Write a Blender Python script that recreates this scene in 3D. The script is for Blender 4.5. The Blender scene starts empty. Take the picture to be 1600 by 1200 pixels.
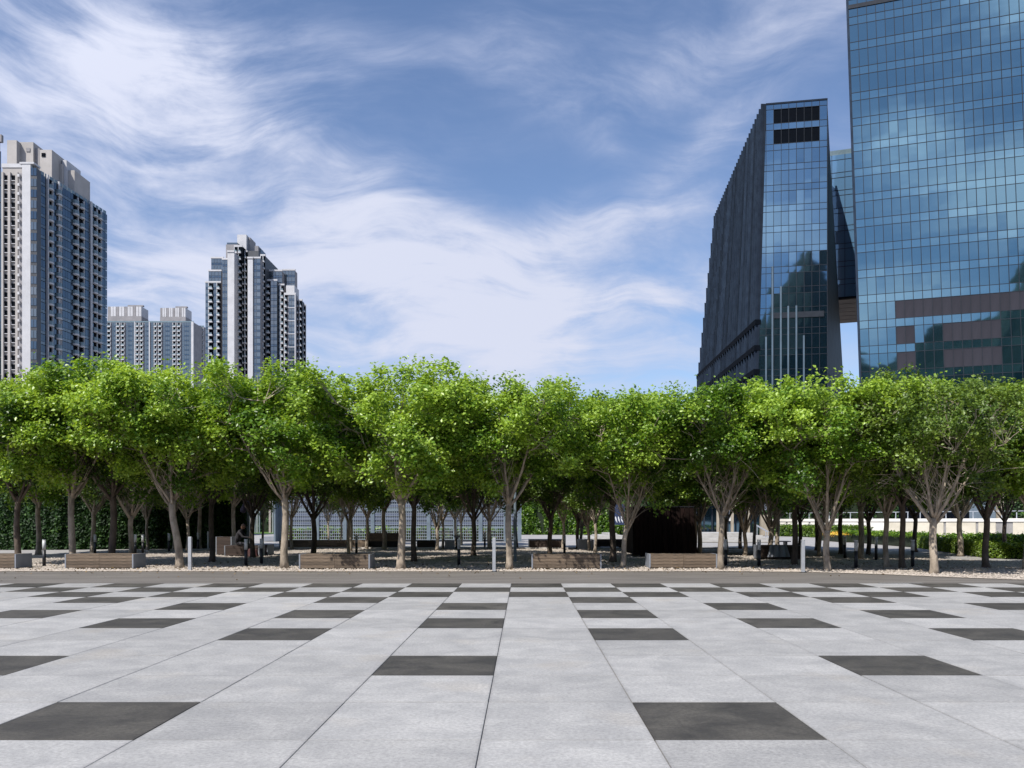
import bpy, bmesh, math, random
import numpy as np
from mathutils import Vector, Matrix
R = math.radians
sc = bpy.context.scene
col = sc.collection

# ------------------------------------------------------------------ camera
F, CX, HY, H = 1300.0, 818.0, 814.0, 1.5          # focal length in photo pixels, vanishing point, eye height
cam_d = bpy.data.cameras.new('camera'); cam = bpy.data.objects.new('camera', cam_d); col.objects.link(cam)
cam.location = (0, 0, H); cam.rotation_euler = (R(90), 0, 0)
cam_d.sensor_width = 36; cam_d.lens = F / 1600 * 36
cam_d.shift_x = -(CX - 800) / 1600; cam_d.shift_y = (HY - 600) / 1600
cam_d.clip_start = 0.1; cam_d.clip_end = 6000
sc.camera = cam

def P(px, py, Y): return Vector(((px - CX) / F * Y, Y, H + (HY - py) / F * Y))
def G(px, py):
    Y = F * H / (py - HY); return Vector(((px - CX) / F * Y, Y, 0))

# ------------------------------------------------------------------ sky, sun, exposure
SUN_EL, SUN_AZ = R(50), R(218)          # azimuth clockwise from +Y: behind the camera, to the left
world = bpy.data.worlds.new('World'); sc.world = world; world.use_nodes = True
def sky():
    nt = world.node_tree; N = nt.nodes; L = nt.links; N.clear()
    out = N.new('ShaderNodeOutputWorld'); bg = N.new('ShaderNodeBackground'); bg.inputs['Strength'].default_value = 0.09
    st = N.new('ShaderNodeTexSky'); st.sky_type = 'NISHITA'; st.sun_disc = False
    st.sun_elevation = SUN_EL; st.sun_rotation = SUN_AZ; st.air_density = 1.0; st.dust_density = 0.6; st.ozone_density = 2.5
    tc = N.new('ShaderNodeTexCoord')
    def val(x, s):
        if isinstance(x, (int, float)): s.default_value = x
        else: L.new(x, s)
    def m(op, a, b=None, clamp=False):
        n = N.new('ShaderNodeMath'); n.operation = op; n.use_clamp = clamp; val(a, n.inputs[0])
        if b is not None: val(b, n.inputs[1])
        return n.outputs[0]
    D = tc.outputs['Generated']
    def dot(v):
        n = N.new('ShaderNodeVectorMath'); n.operation = 'DOT_PRODUCT'; L.new(D, n.inputs[0]); n.inputs[1].default_value = v; return n.outputs['Value']
    def spot(px, py, rx, ry, ang, w, back=None):
        d0 = Vector(back) if back else Vector(((px - CX) / F, 1, (HY - py) / F)); l = d0.length; d0 = d0.normalized()
        r = d0.cross(Vector((0, 0, 1))).normalized(); u = r.cross(d0)
        c, s = math.cos(R(ang)), math.sin(R(ang))
        t1 = (r * c + u * s) * (F * l / rx); t2 = (-r * s + u * c) * (F * l / ry)
        a, b = dot(t1), dot(t2)
        q = m('ADD', m('MULTIPLY', a, a), m('MULTIPLY', b, b))
        e = m('EXPONENT', m('MULTIPLY', q, -1.0))
        return m('MULTIPLY', e, w)
    def noise(scale, vec_scale, rot, detail, rough, dist, off=(0, 0, 0), src=None):
        mp = N.new('ShaderNodeMapping'); mp.inputs['Rotation'].default_value = rot; mp.inputs['Scale'].default_value = vec_scale; mp.inputs['Location'].default_value = off
        L.new(src or D, mp.inputs['Vector'])
        n = N.new('ShaderNodeTexNoise'); n.inputs['Scale'].default_value = scale; n.inputs['Detail'].default_value = detail
        n.inputs['Roughness'].default_value = rough; n.inputs['Distortion'].default_value = dist
        L.new(mp.outputs[0], n.inputs['Vector']); return n
    # a slow warp of the view direction makes the wisps curl
    wn = noise(2.2, (1, 1, 1), (0, 0, 0), 3, .5, 0)
    wm = N.new('ShaderNodeVectorMath'); wm.operation = 'MULTIPLY_ADD'; L.new(wn.outputs['Color'], wm.inputs[0])
    wm.inputs[1].default_value = (.24, .24, .22); L.new(D, wm.inputs[2])
    W = wm.outputs[0]
    wisp = noise(4.6, (1, 1, 4.4), (0, R(18), 0), 10, .60, .5, (3.1, 0, .4), W).outputs['Fac']
    puff = noise(5.0, (1, 1, 1.9), (0, R(-12), 0), 8, .56, .2, (0, 7, 0), W).outputs['Fac']
    fine = noise(13, (1, 1, 3.5), (0, R(8), 0), 6, .65, .5, (5, 1, 0), W).outputs['Fac']
    spots = [(40, 460, 420, 280, 0, .58), (150, 120, 330, 150, -12, .28), (420, 215, 430, 75, -24, .40), (560, 380, 300, 100, -24, .50),
             (800, 420, 260, 85, 10, .50), (960, 345, 200, 34, 14, .36), (960, 475, 250, 40, 6, .50), (690, 570, 480, 90, 0, .42),
             (1000, 560, 300, 50, 0, .2), (800, 115, 190, 55, -6, .34), (1180, 60, 260, 70, 20, .30), (1110, 215, 120, 34, 35, .30),
             (930, 215, 80, 26, -40, .22), (400, 90, 260, 60, 8, .30), (500, 560, 40, 60, 0, -.3), (400, 265, 130, 34, -6, -.30),
             (640, 30, 170, 70, -25, -.25), (850, 270, 210, 55, 8, -.30), (240, 500, 200, 110, 0, .2)]
    cov = .16
    for s in spots: cov = m('ADD', cov, spot(*s))
    for b_, rx, ry, w in (((-.15, -1.12, .39), 170, 60, 1.3), ((-.08, -1.0, .55), 110, 60, 1.2), ((-.26, -1.07, .47), 70, 40, .9), ((-.3, -1, .25), 300, 60, .5), ((.35, -1, .45), 420, 160, .45), ((-.9, -1, .5), 500, 180, .45), ((-1, .1, .4), 500, 200, .4), ((1, -.2, .5), 500, 200, .4)):
        cov = m('ADD', cov, spot(0, 0, rx, ry, 5, w, b_))
    n1 = m('MULTIPLY', m('SUBTRACT', wisp, .5), 2.6)
    n2 = m('MULTIPLY', m('SUBTRACT', puff, .5), 2.0)
    n3 = m('MULTIPLY', m('SUBTRACT', fine, .5), .7)
    nn = m('ADD', m('ADD', n1, n2), n3)
    gain = m('ADD', .30, m('MULTIPLY', cov, .75))
    dens = m('ADD', m('MULTIPLY', cov, .98), m('MULTIPLY', nn, gain))
    ms = N.new('ShaderNodeMapRange'); ms.interpolation_type = 'SMOOTHSTEP'; val(dens, ms.inputs[0])
    for i, v in ((1, -.05), (2, 1.34), (3, 0), (4, .95)): ms.inputs[i].default_value = v
    sep = N.new('ShaderNodeSeparateXYZ'); L.new(D, sep.inputs[0])
    # clouds: brighter where thick
    cc = N.new('ShaderNodeMix'); cc.data_type = 'RGBA'; val(ms.outputs[0], cc.inputs[0])
    cc.inputs[6].default_value = (4.4, 5.1, 7.2, 1); cc.inputs[7].default_value = (6.7, 7.0, 8.3, 1)
    tint = N.new('ShaderNodeMix'); tint.data_type = 'RGBA'; tint.blend_type = 'MULTIPLY'; tint.inputs[0].default_value = 1
    L.new(st.outputs[0], tint.inputs[6]); tint.inputs[7].default_value = (1.36, 1.36, 1.47, 1)
    # clouds scatter light forward: brighter towards the sun
    glow = m('ADD', 1.0, m('MULTIPLY', m('EXPONENT', m('MULTIPLY', m('SUBTRACT', dot(tuple(sdir)), 1.0), 3.0)), 2.4))
    gs = N.new('ShaderNodeVectorMath'); gs.operation = 'SCALE'; L.new(cc.outputs[2], gs.inputs[0]); L.new(glow, gs.inputs['Scale'])
    mx = N.new('ShaderNodeMix'); mx.data_type = 'RGBA'; L.new(ms.outputs[0], mx.inputs[0]); L.new(tint.outputs[2], mx.inputs[6]); L.new(gs.outputs[0], mx.inputs[7])
    L.new(mx.outputs[2], bg.inputs['Color']); L.new(bg.outputs[0], out.inputs[0])
sdir = Vector((math.sin(SUN_AZ) * math.cos(SUN_EL), math.cos(SUN_AZ) * math.cos(SUN_EL), math.sin(SUN_EL)))
sky()
sun_d = bpy.data.lights.new('sun', 'SUN'); sun_d.energy = 5.0; sun_d.angle = R(.53); sun_d.color = (1, .95, .87)
sun = bpy.data.objects.new('sun', sun_d); col.objects.link(sun)
sdir = Vector((math.sin(SUN_AZ) * math.cos(SUN_EL), math.cos(SUN_AZ) * math.cos(SUN_EL), math.sin(SUN_EL)))
sun.rotation_euler = sdir.to_track_quat('Z', 'Y').to_euler(); sun.location = sdir * 100
vs = sc.view_settings; vs.view_transform = 'Standard'; vs.look = 'None'; vs.gamma = 1; vs.use_curve_mapping = False; vs.exposure = 0.22
sc.cycles.use_denoising = True; sc.cycles.max_bounces = 8; sc.cycles.transparent_max_bounces = 8
try: sc.cycles.denoiser = 'OPENIMAGEDENOISE'
except Exception: pass

# ------------------------------------------------------------------ materials
def mat(name, c1, c2=None, rough=.7, scale=4, detail=6, vec=(1, 1, 1), lo=.35, hi=.65, metallic=0, spec=.5, bump=0, bscale=None, rand=0, noise_rough=.6, rough_var=0, coord='Object', dots=None):
    mt = bpy.data.materials.new(name); mt.use_nodes = True; nt = mt.node_tree; N = nt.nodes; L = nt.links
    b = N['Principled BSDF']; b.inputs['Roughness'].default_value = rough; b.inputs['Metallic'].default_value = metallic
    b.inputs['Specular IOR Level'].default_value = spec
    c2 = c2 or tuple(x * .75 for x in c1)
    tc = N.new('ShaderNodeTexCoord'); mp = N.new('ShaderNodeMapping'); mp.inputs['Scale'].default_value = vec
    if coord == 'World':
        g = N.new('ShaderNodeNewGeometry'); L.new(g.outputs['Position'], mp.inputs[0])
    else: L.new(tc.outputs[coord], mp.inputs[0])
    n = N.new('ShaderNodeTexNoise'); n.inputs['Scale'].default_value = scale; n.inputs['Detail'].default_value = detail; n.inputs['Roughness'].default_value = noise_rough
    L.new(mp.outputs[0], n.inputs['Vector'])
    mr = N.new('ShaderNodeMapRange'); mr.inputs[1].default_value = lo; mr.inputs[2].default_value = hi; L.new(n.outputs['Fac'], mr.inputs[0])
    mx = N.new('ShaderNodeMix'); mx.data_type = 'RGBA'; L.new(mr.outputs[0], mx.inputs[0]); mx.inputs[6].default_value = (*c2, 1); mx.inputs[7].default_value = (*c1, 1)
    outc = mx.outputs[2]
    if dots:
        dn = N.new('ShaderNodeTexNoise'); dn.inputs['Scale'].default_value = dots[0]; dn.inputs['Detail'].default_value = 3; L.new(mp.outputs[0], dn.inputs['Vector'])
        dr = N.new('ShaderNodeMapRange'); dr.inputs[1].default_value = dots[2]; dr.inputs[2].default_value = dots[2] + .08; L.new(dn.outputs['Fac'], dr.inputs[0])
        dm = N.new('ShaderNodeMix'); dm.data_type = 'RGBA'; L.new(dr.outputs[0], dm.inputs[0]); L.new(outc, dm.inputs[6]); dm.inputs[7].default_value = (*dots[1], 1); outc = dm.outputs[2]
    if rand:
        oi = N.new('ShaderNodeObjectInfo'); r2 = N.new('ShaderNodeMapRange'); r2.inputs[3].default_value = 1 - rand; r2.inputs[4].default_value = 1 + rand
        L.new(oi.outputs['Random'], r2.inputs[0]); mm = N.new('ShaderNodeVectorMath'); mm.operation = 'SCALE'; L.new(outc, mm.inputs[0]); L.new(r2.outputs[0], mm.inputs['Scale']); outc = mm.outputs[0]
    L.new(outc, b.inputs['Base Color'])
    if rough_var:
        rv = N.new('ShaderNodeMapRange'); rv.inputs[3].default_value = rough - rough_var; rv.inputs[4].default_value = rough + rough_var; L.new(n.outputs['Fac'], rv.inputs[0]); L.new(rv.outputs[0], b.inputs['Roughness'])
    if bump:
        bn = N.new('ShaderNodeTexNoise'); bn.inputs['Scale'].default_value = bscale or scale * 4; bn.inputs['Detail'].default_value = 5; L.new(mp.outputs[0], bn.inputs['Vector'])
        bp = N.new('ShaderNodeBump'); bp.inputs['Strength'].default_value = bump; bp.inputs['Distance'].default_value = .02; L.new(bn.outputs['Fac'], bp.inputs['Height']); L.new(bp.outputs[0], b.inputs['Normal'])
    return mt

def tile_mat(name, c1, c2, stain, rand):
    """concrete slab: soft streaky smudges, fine grain, a few stains; smudges run on across the slabs, tone differs from slab to slab"""
    mt = bpy.data.materials.new(name); mt.use_nodes = True; nt = mt.node_tree; N = nt.nodes; L = nt.links
    b = N['Principled BSDF']; b.inputs['Specular IOR Level'].default_value = .35
    g = N.new('ShaderNodeNewGeometry'); oi = N.new('ShaderNodeObjectInfo')
    def noise(sc_, vec, det, ro, dist=0):
        mp = N.new('ShaderNodeMapping'); mp.inputs['Scale'].default_value = vec; L.new(g.outputs['Position'], mp.inputs[0])
        n = N.new('ShaderNodeTexNoise'); n.inputs['Scale'].default_value = sc_; n.inputs['Detail'].default_value = det; n.inputs['Roughness'].default_value = ro; n.inputs['Distortion'].default_value = dist
        L.new(mp.outputs[0], n.inputs['Vector']); return n.outputs['Fac']
    def mr(x, a, c, d=0, e=1):
        n = N.new('ShaderNodeMapRange'); L.new(x, n.inputs[0])
        for i, v in ((1, a), (2, c), (3, d), (4, e)): n.inputs[i].default_value = v
        return n.outputs[0]
    def mix(f, a, b_, bt='MIX'):
        n = N.new('ShaderNodeMix'); n.data_type = 'RGBA'; n.blend_type = bt
        if isinstance(f, float): n.inputs[0].default_value = f
        else: L.new(f, n.inputs[0])
        for s, v in ((6, a), (7, b_)):
            if isinstance(v, tuple): n.inputs[s].default_value = (*v, 1)
            else: L.new(v, n.inputs[s])
        return n.outputs[2]
    smear = noise(1.9, (1, 1.15, 1), 9, .66, .5); cloud = noise(.55, (1, 1, 1), 5, .6, .4); grain = noise(34, (1, 1, 1), 6, .8); blot = noise(8.5, (1, 1, 1), 9, .74, .4); st = noise(.9, (1, 1, 1), 4, .5)
    c = mix(mr(smear, .37, .64), c2, c1)
    c = mix(mr(cloud, .35, .7, .0, .35), c, c2)
    c = mix(mr(blot, .54, .68, 0, .65), c, tuple(x * .72 for x in c1))
    c = mix(mr(blot, .28, .40, .45, 0), c, tuple(min(1, x * 1.14) for x in c1))
    c = mix(mr(st, .58, .72, 0, .38), c, stain)
    c = mix(mr(grain, .40, .62, .0, .55), c, tuple(x * .5 for x in c2))
    sp = N.new('ShaderNodeSeparateXYZ'); L.new(g.outputs['Position'], sp.inputs[0])
    def mt2(op, a, b):
        n = N.new('ShaderNodeMath'); n.operation = op
        for k, v in ((0, a), (1, b)):
            if isinstance(v, float): n.inputs[k].default_value = v
            else: L.new(v, n.inputs[k])
        return n.outputs[0]
    es = []
    for ax, o0 in (('X', -.291), ('Y', 5.70)):
        fr = mt2('FRACT', mt2('DIVIDE', mt2('ADD', sp.outputs[ax], 119.0 - o0), 1.19), 0.0); es.append(mt2('ABSOLUTE', mt2('SUBTRACT', fr, .5), 0.0))
    ed = mt2('MAXIMUM', es[0], es[1]); ed = mt2('ADD', ed, mt2('MULTIPLY', mt2('SUBTRACT', blot, .5), .035))
    c = mix(mr(ed, .474, .497, 0, .34), c, tuple(x * .55 for x in c2))
    s = N.new('ShaderNodeVectorMath'); s.operation = 'SCALE'; L.new(c, s.inputs[0]); L.new(mr(oi.outputs['Random'], 0, 1, 1 - rand, 1 + rand), s.inputs['Scale'])
    L.new(s.outputs[0], b.inputs['Base Color']); L.new(mr(smear, .3, .7, .62, .82), b.inputs['Roughness'])
    bp = N.new('ShaderNodeBump'); bp.inputs['Strength'].default_value = .25; bp.inputs['Distance'].default_value = .004
    ad = N.new('ShaderNodeMath'); ad.operation = 'ADD'; L.new(grain, ad.inputs[0]); L.new(blot, ad.inputs[1]); L.new(ad.outputs[0], bp.inputs['Height']); L.new(bp.outputs[0], b.inputs['Normal'])
    return mt

def leaf_mat(name, dark, mid, young, trans=.35, rough=.42):
    mt = bpy.data.materials.new(name); mt.use_nodes = True; nt = mt.node_tree; N = nt.nodes; L = nt.links
    b = N['Principled BSDF']; b.inputs['Roughness'].default_value = rough; b.inputs['Specular IOR Level'].default_value = .45
    at = N.new('ShaderNodeAttribute'); at.attribute_name = 'tone'; oi = N.new('ShaderNodeObjectInfo')
    ad = N.new('ShaderNodeMath'); ad.operation = 'ADD'; L.new(at.outputs['Fac'], ad.inputs[0])
    mr = N.new('ShaderNodeMapRange'); mr.inputs[3].default_value = -.13; mr.inputs[4].default_value = .13; L.new(oi.outputs['Random'], mr.inputs[0]); L.new(mr.outputs[0], ad.inputs[1])
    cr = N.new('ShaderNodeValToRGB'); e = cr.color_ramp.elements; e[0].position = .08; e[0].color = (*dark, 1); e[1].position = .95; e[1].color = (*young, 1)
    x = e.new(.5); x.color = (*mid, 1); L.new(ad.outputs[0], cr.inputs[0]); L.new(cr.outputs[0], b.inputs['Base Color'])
    tr = N.new('ShaderNodeBsdfTranslucent'); ms = N.new('ShaderNodeMixShader'); ms.inputs[0].default_value = trans
    tm = N.new('ShaderNodeMix'); tm.data_type = 'RGBA'; tm.blend_type = 'MULTIPLY'; tm.inputs[0].default_value = 1; L.new(cr.outputs[0], tm.inputs[6]); tm.inputs[7].default_value = (1.55, 1.45, .7, 1)
    L.new(tm.outputs[2], tr.inputs[0]); L.new(b.outputs[0], ms.inputs[1]); L.new(tr.outputs[0], ms.inputs[2]); L.new(ms.outputs[0], N['Material Output'].inputs[0])
    return mt

def glass_mat(name, refl, body, rough=.03, mixf=.6, rand=.2):
    """coated curtain-wall glass: a mirror-like coat over a dark tinted body"""
    mt = bpy.data.materials.new(name); mt.use_nodes = True; nt = mt.node_tree; N = nt.nodes; L = nt.links
    b = N['Principled BSDF']; b.inputs['Base Color'].default_value = (*body, 1); b.inputs['Roughness'].default_value = .15
    gl = N.new('ShaderNodeBsdfGlossy'); gl.inputs['Roughness'].default_value = rough
    oi = N.new('ShaderNodeObjectInfo'); mr = N.new('ShaderNodeMapRange'); mr.inputs[3].default_value = 1 - rand; mr.inputs[4].default_value = 1 + rand * .5
    L.new(oi.outputs['Random'], mr.inputs[0]); s = N.new('ShaderNodeVectorMath'); s.operation = 'SCALE'; s.inputs[0].default_value = refl; L.new(mr.outputs[0], s.inputs['Scale'])
    L.new(s.outputs[0], gl.inputs[0]); ms = N.new('ShaderNodeMixShader'); ms.inputs[0].default_value = mixf
    tc = N.new('ShaderNodeTexCoord'); n = N.new('ShaderNodeTexNoise'); n.inputs['Scale'].default_value = .35; n.inputs['Detail'].default_value = 1; L.new(tc.outputs['Object'], n.inputs['Vector'])
    bp = N.new('ShaderNodeBump'); bp.inputs['Strength'].default_value = .10; bp.inputs['Distance'].default_value = .06; L.new(n.outputs['Fac'], bp.inputs['Height']); L.new(bp.outputs[0], gl.inputs['Normal'])
    L.new(b.outputs[0], ms.inputs[1]); L.new(gl.outputs[0], ms.inputs[2]); L.new(ms.outputs[0], N['Material Output'].inputs[0])
    return mt

M = {}
M['slab_light'] = tile_mat('pale_concrete', (.455, .446, .428), (.335, .330, .322), (.46, .41, .34), .095)
M['slab_dark'] = tile_mat('dark_concrete', (.105, .097, .083), (.046, .042, .036), (.13, .12, .10), .14)
M['joint'] = mat('joint_sand', (.26, .25, .24), scale=30, rough=.95)
M['asphalt'] = mat('strip_concrete', (.165, .15, .135), (.118, .107, .096), rough=.85, scale=.8, vec=(.5, 2.5, 1), bump=.3, bscale=60, dots=(9, (.12, .11, .10), .66))
M['ground'] = mat('grey_paving', (.36, .35, .34), (.28, .27, .265), rough=.85, scale=.7, bump=.15, bscale=30)
M['path'] = mat('path_paving', (.34, .335, .33), (.26, .255, .25), rough=.8, scale=.9, bump=.15, bscale=30)
M['gravel'] = mat('gravel_bed', (.46, .40, .34), (.17, .15, .13), rough=.95, scale=11, detail=8, lo=.40, hi=.62, bump=.9, bscale=22, noise_rough=.7, dots=(3.1, (.12, .085, .05), .62))
M['stone'] = mat('pebble', (.52, .46, .40), (.36, .31, .27), rough=.9, scale=2.5)
M['kerb'] = mat('kerb_concrete', (.55, .53, .50), (.42, .40, .38), rough=.85, scale=3)
M['wood'] = mat('weathered_wood', (.215, .160, .112), (.055, .040, .030), rough=.75, scale=3.0, detail=9, vec=(.8, 6, 16), bump=.5, bscale=9, rand=.3, noise_rough=.75, dots=(.8, (.06, .045, .038), .60))
M['wood_dark'] = mat('brown_wood', (.060, .038, .029), (.026, .017, .014), rough=.7, scale=3.0, detail=8, vec=(.7, 6, 14), bump=.3, bscale=9, rand=.18)
M['bench_end'] = mat('grey_metal_panel', (.24, .26, .30), (.20, .215, .25), rough=.5, scale=2)
M['metal_light'] = mat('brushed_aluminium', (.56, .58, .62), (.48, .50, .54), rough=.38, scale=6, metallic=.5)
M['metal_dark'] = mat('black_metal', (.02, .021, .026), (.014, .014, .018), rough=.45, scale=6)
M['frost'] = mat('lamp_diffuser', (.55, .56, .56), (.46, .47, .48), rough=.4, scale=5)
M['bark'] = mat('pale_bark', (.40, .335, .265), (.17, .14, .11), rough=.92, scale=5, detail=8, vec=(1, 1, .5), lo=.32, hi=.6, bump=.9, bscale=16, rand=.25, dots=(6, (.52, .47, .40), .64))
M['bark_shaded'] = mat('shaded_bark', (.13, .10, .08), (.055, .043, .035), rough=.95, scale=5, detail=8, vec=(1, 1, .5), lo=.32, hi=.6, bump=.9, bscale=16, rand=.25, dots=(4, (.30, .26, .21), .64))  # same bark as the pale one, darkened for trunks standing in shade
M['leaf'] = leaf_mat('ficus_leaf', (.030, .072, .008), (.105, .215, .018), (.33, .47, .065), trans=.36, rough=.36)
M['leaf_olive'] = leaf_mat('olive_leaf', (.032, .062, .012), (.09, .155, .022), (.20, .29, .045), trans=.33)
M['leaf_hedge'] = leaf_mat('hedge_leaf', (.010, .032, .008), (.026, .075, .014), (.085, .18, .025), trans=.2, rough=.62)
M['leaf_lime'] = leaf_mat('low_hedge_leaf', (.05, .10, .012), (.12, .20, .02), (.24, .33, .04), trans=.3)
M['dry_leaf'] = leaf_mat('dry_leaf', (.06, .04, .02), (.16, .10, .045), (.30, .22, .09), trans=.1, rough=.8)
M['flower'] = leaf_mat('flower_petal', (.55, .10, .03), (.75, .45, .05), (.85, .70, .12), trans=.2)
M['hedge_blocker'] = mat('hedge_blocker', (.012, .022, .008), rough=1, scale=2)
M['soil'] = mat('soil', (.09, .065, .045), (.05, .038, .028), rough=1, scale=5)
M['grass'] = mat('lawn', (.11, .21, .03), (.07, .14, .02), rough=.95, scale=6, bump=.5, bscale=40)
M['corten'] = mat('shaded_rusty_steel', (.019, .010, .009), (.008, .005, .0045), rough=.75, scale=2.2, vec=(3, 3, .5), lo=.3, hi=.7, rand=.25, spec=.1)  # rust colour taken near black to carry the shade of the crowns
M['fence_steel'] = mat('blue_grey_steel', (.16, .205, .25), (.12, .155, .19), rough=.5, scale=2)
M['mesh_steel'] = mat('pale_wire', (.27, .31, .35), (.22, .26, .30), rough=.45, scale=2)
M['slat_blue'] = mat('blue_grey_slat', (.10, .12, .19), (.065, .08, .13), rough=.55, scale=1.5, vec=(.3, 1, 3))
M['pole_pink'] = mat('pale_post', (.40, .34, .33), (.30, .26, .25), rough=.7, scale=3)
M['white_wall'] = mat('white_render', (.78, .76, .72), (.66, .63, .58), rough=.85, scale=.6, vec=(.5, .5, 2))
M['cream_wall'] = mat('cream_render', (.62, .57, .47), (.50, .46, .37), rough=.85, scale=.8, vec=(.7, .7, 1.5))
M['grey_wall'] = mat('grey_concrete', (.30, .29, .28), (.22, .215, .21), rough=.85, scale=2)
M['step'] = mat('step_concrete', (.44, .43, .41), (.34, .33, .31), rough=.85, scale=2)
M['navy'] = mat('navy_panel', (.03, .045, .10), (.022, .034, .08), rough=.4, scale=2)
M['white'] = mat('white_mark', (.75, .76, .78), (.68, .69, .70), rough=.6, scale=3)
M['beige'] = mat('beige_stone', (.38, .33, .26), (.30, .26, .20), rough=.8, scale=1)
M['tower_white'] = mat('white_cladding', (.50, .50, .52), (.43, .43, .45), rough=.7, scale=.3)
M['tower_cream'] = mat('beige_cladding', (.40, .375, .36), (.34, .32, .305), rough=.75, scale=.25)
M['tower_grey'] = mat('grey_cladding', (.26, .25, .26), (.20, .195, .205), rough=.75, scale=.3)
M['tower_char'] = mat('charcoal_cladding', (.055, .06, .07), (.04, .044, .052), rough=.55, scale=.4)
M['mullion'] = mat('dark_mullion', (.03, .036, .048), (.022, .027, .036), rough=.6, scale=1, spec=.12)
M['fin'] = mat('graphite_fin', (.022, .034, .056), (.014, .022, .038), rough=.7, scale=.5, spec=.08, rand=.35)
M['pale_fin'] = mat('pale_blue_fin', (.10, .145, .19), (.08, .115, .15), rough=.35, scale=.5)
M['brown_panel'] = mat('taupe_panel', (.036, .036, .047), (.028, .028, .037), rough=.7, spec=.12, scale=.4, rand=.10, vec=(2, 2, .3))
M['soffit'] = mat('brown_soffit', (.22, .17, .13), (.16, .125, .10), rough=.7, scale=.4)
M['rail_glass'] = mat('green_glass_rail', (.16, .22, .25), (.12, .17, .20), rough=.15, scale=1)
M['shade_black'] = mat('opening_shade', (.004, .006, .010), rough=.8, scale=1, spec=.03)  # near-black that puts the shade of openings and recesses into the colour
M['glass_big'] = glass_mat('blue_curtain_glass', (.16, .27, .32), (.006, .032, .055), mixf=.78, rand=.05)
M['glass_sp'] = glass_mat('blue_spandrel_glass', (.20, .33, .385), (.010, .045, .07), mixf=.74, rand=.05)
M['glass_bridge'] = glass_mat('sky_toned_glass', (.30, .45, .55), (.10, .21, .36), mixf=.18, rand=.05)  # blue body colour stands in for sky mirrored in the panes
M['glass_dark'] = glass_mat('dark_blue_glass', (.19, .32, .42), (.006, .018, .035), mixf=.68, rand=.12)
M['glass_res'] = glass_mat('residential_glass', (.16, .20, .24), (.012, .03, .05), mixf=.5, rand=.2, rough=.08)
M['glass_teal'] = glass_mat('grey_teal_glass', (.25, .27, .28), (.06, .08, .095), mixf=.5, rand=.2, rough=.1)
M['hill'] = mat('wooded_slope', (.03, .055, .03), (.018, .035, .02), rough=1, scale=.02, detail=8)
M['skin'] = mat('skin', (.22, .12, .08), rough=.5, scale=5)  # deep shade on the person is mixed into this skin colour
M['hair'] = mat('black_hair', (.012, .011, .012), rough=.5, scale=20)
M['shirt'] = mat('navy_shirt', (.035, .033, .07), (.022, .02, .045), rough=.85, scale=6)
M['trousers'] = mat('dark_trousers', (.035, .033, .04), (.022, .02, .026), rough=.85, scale=6)
M['bag'] = mat('dark_red_bag', (.10, .03, .03), (.05, .018, .018), rough=.7, scale=4)

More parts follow.
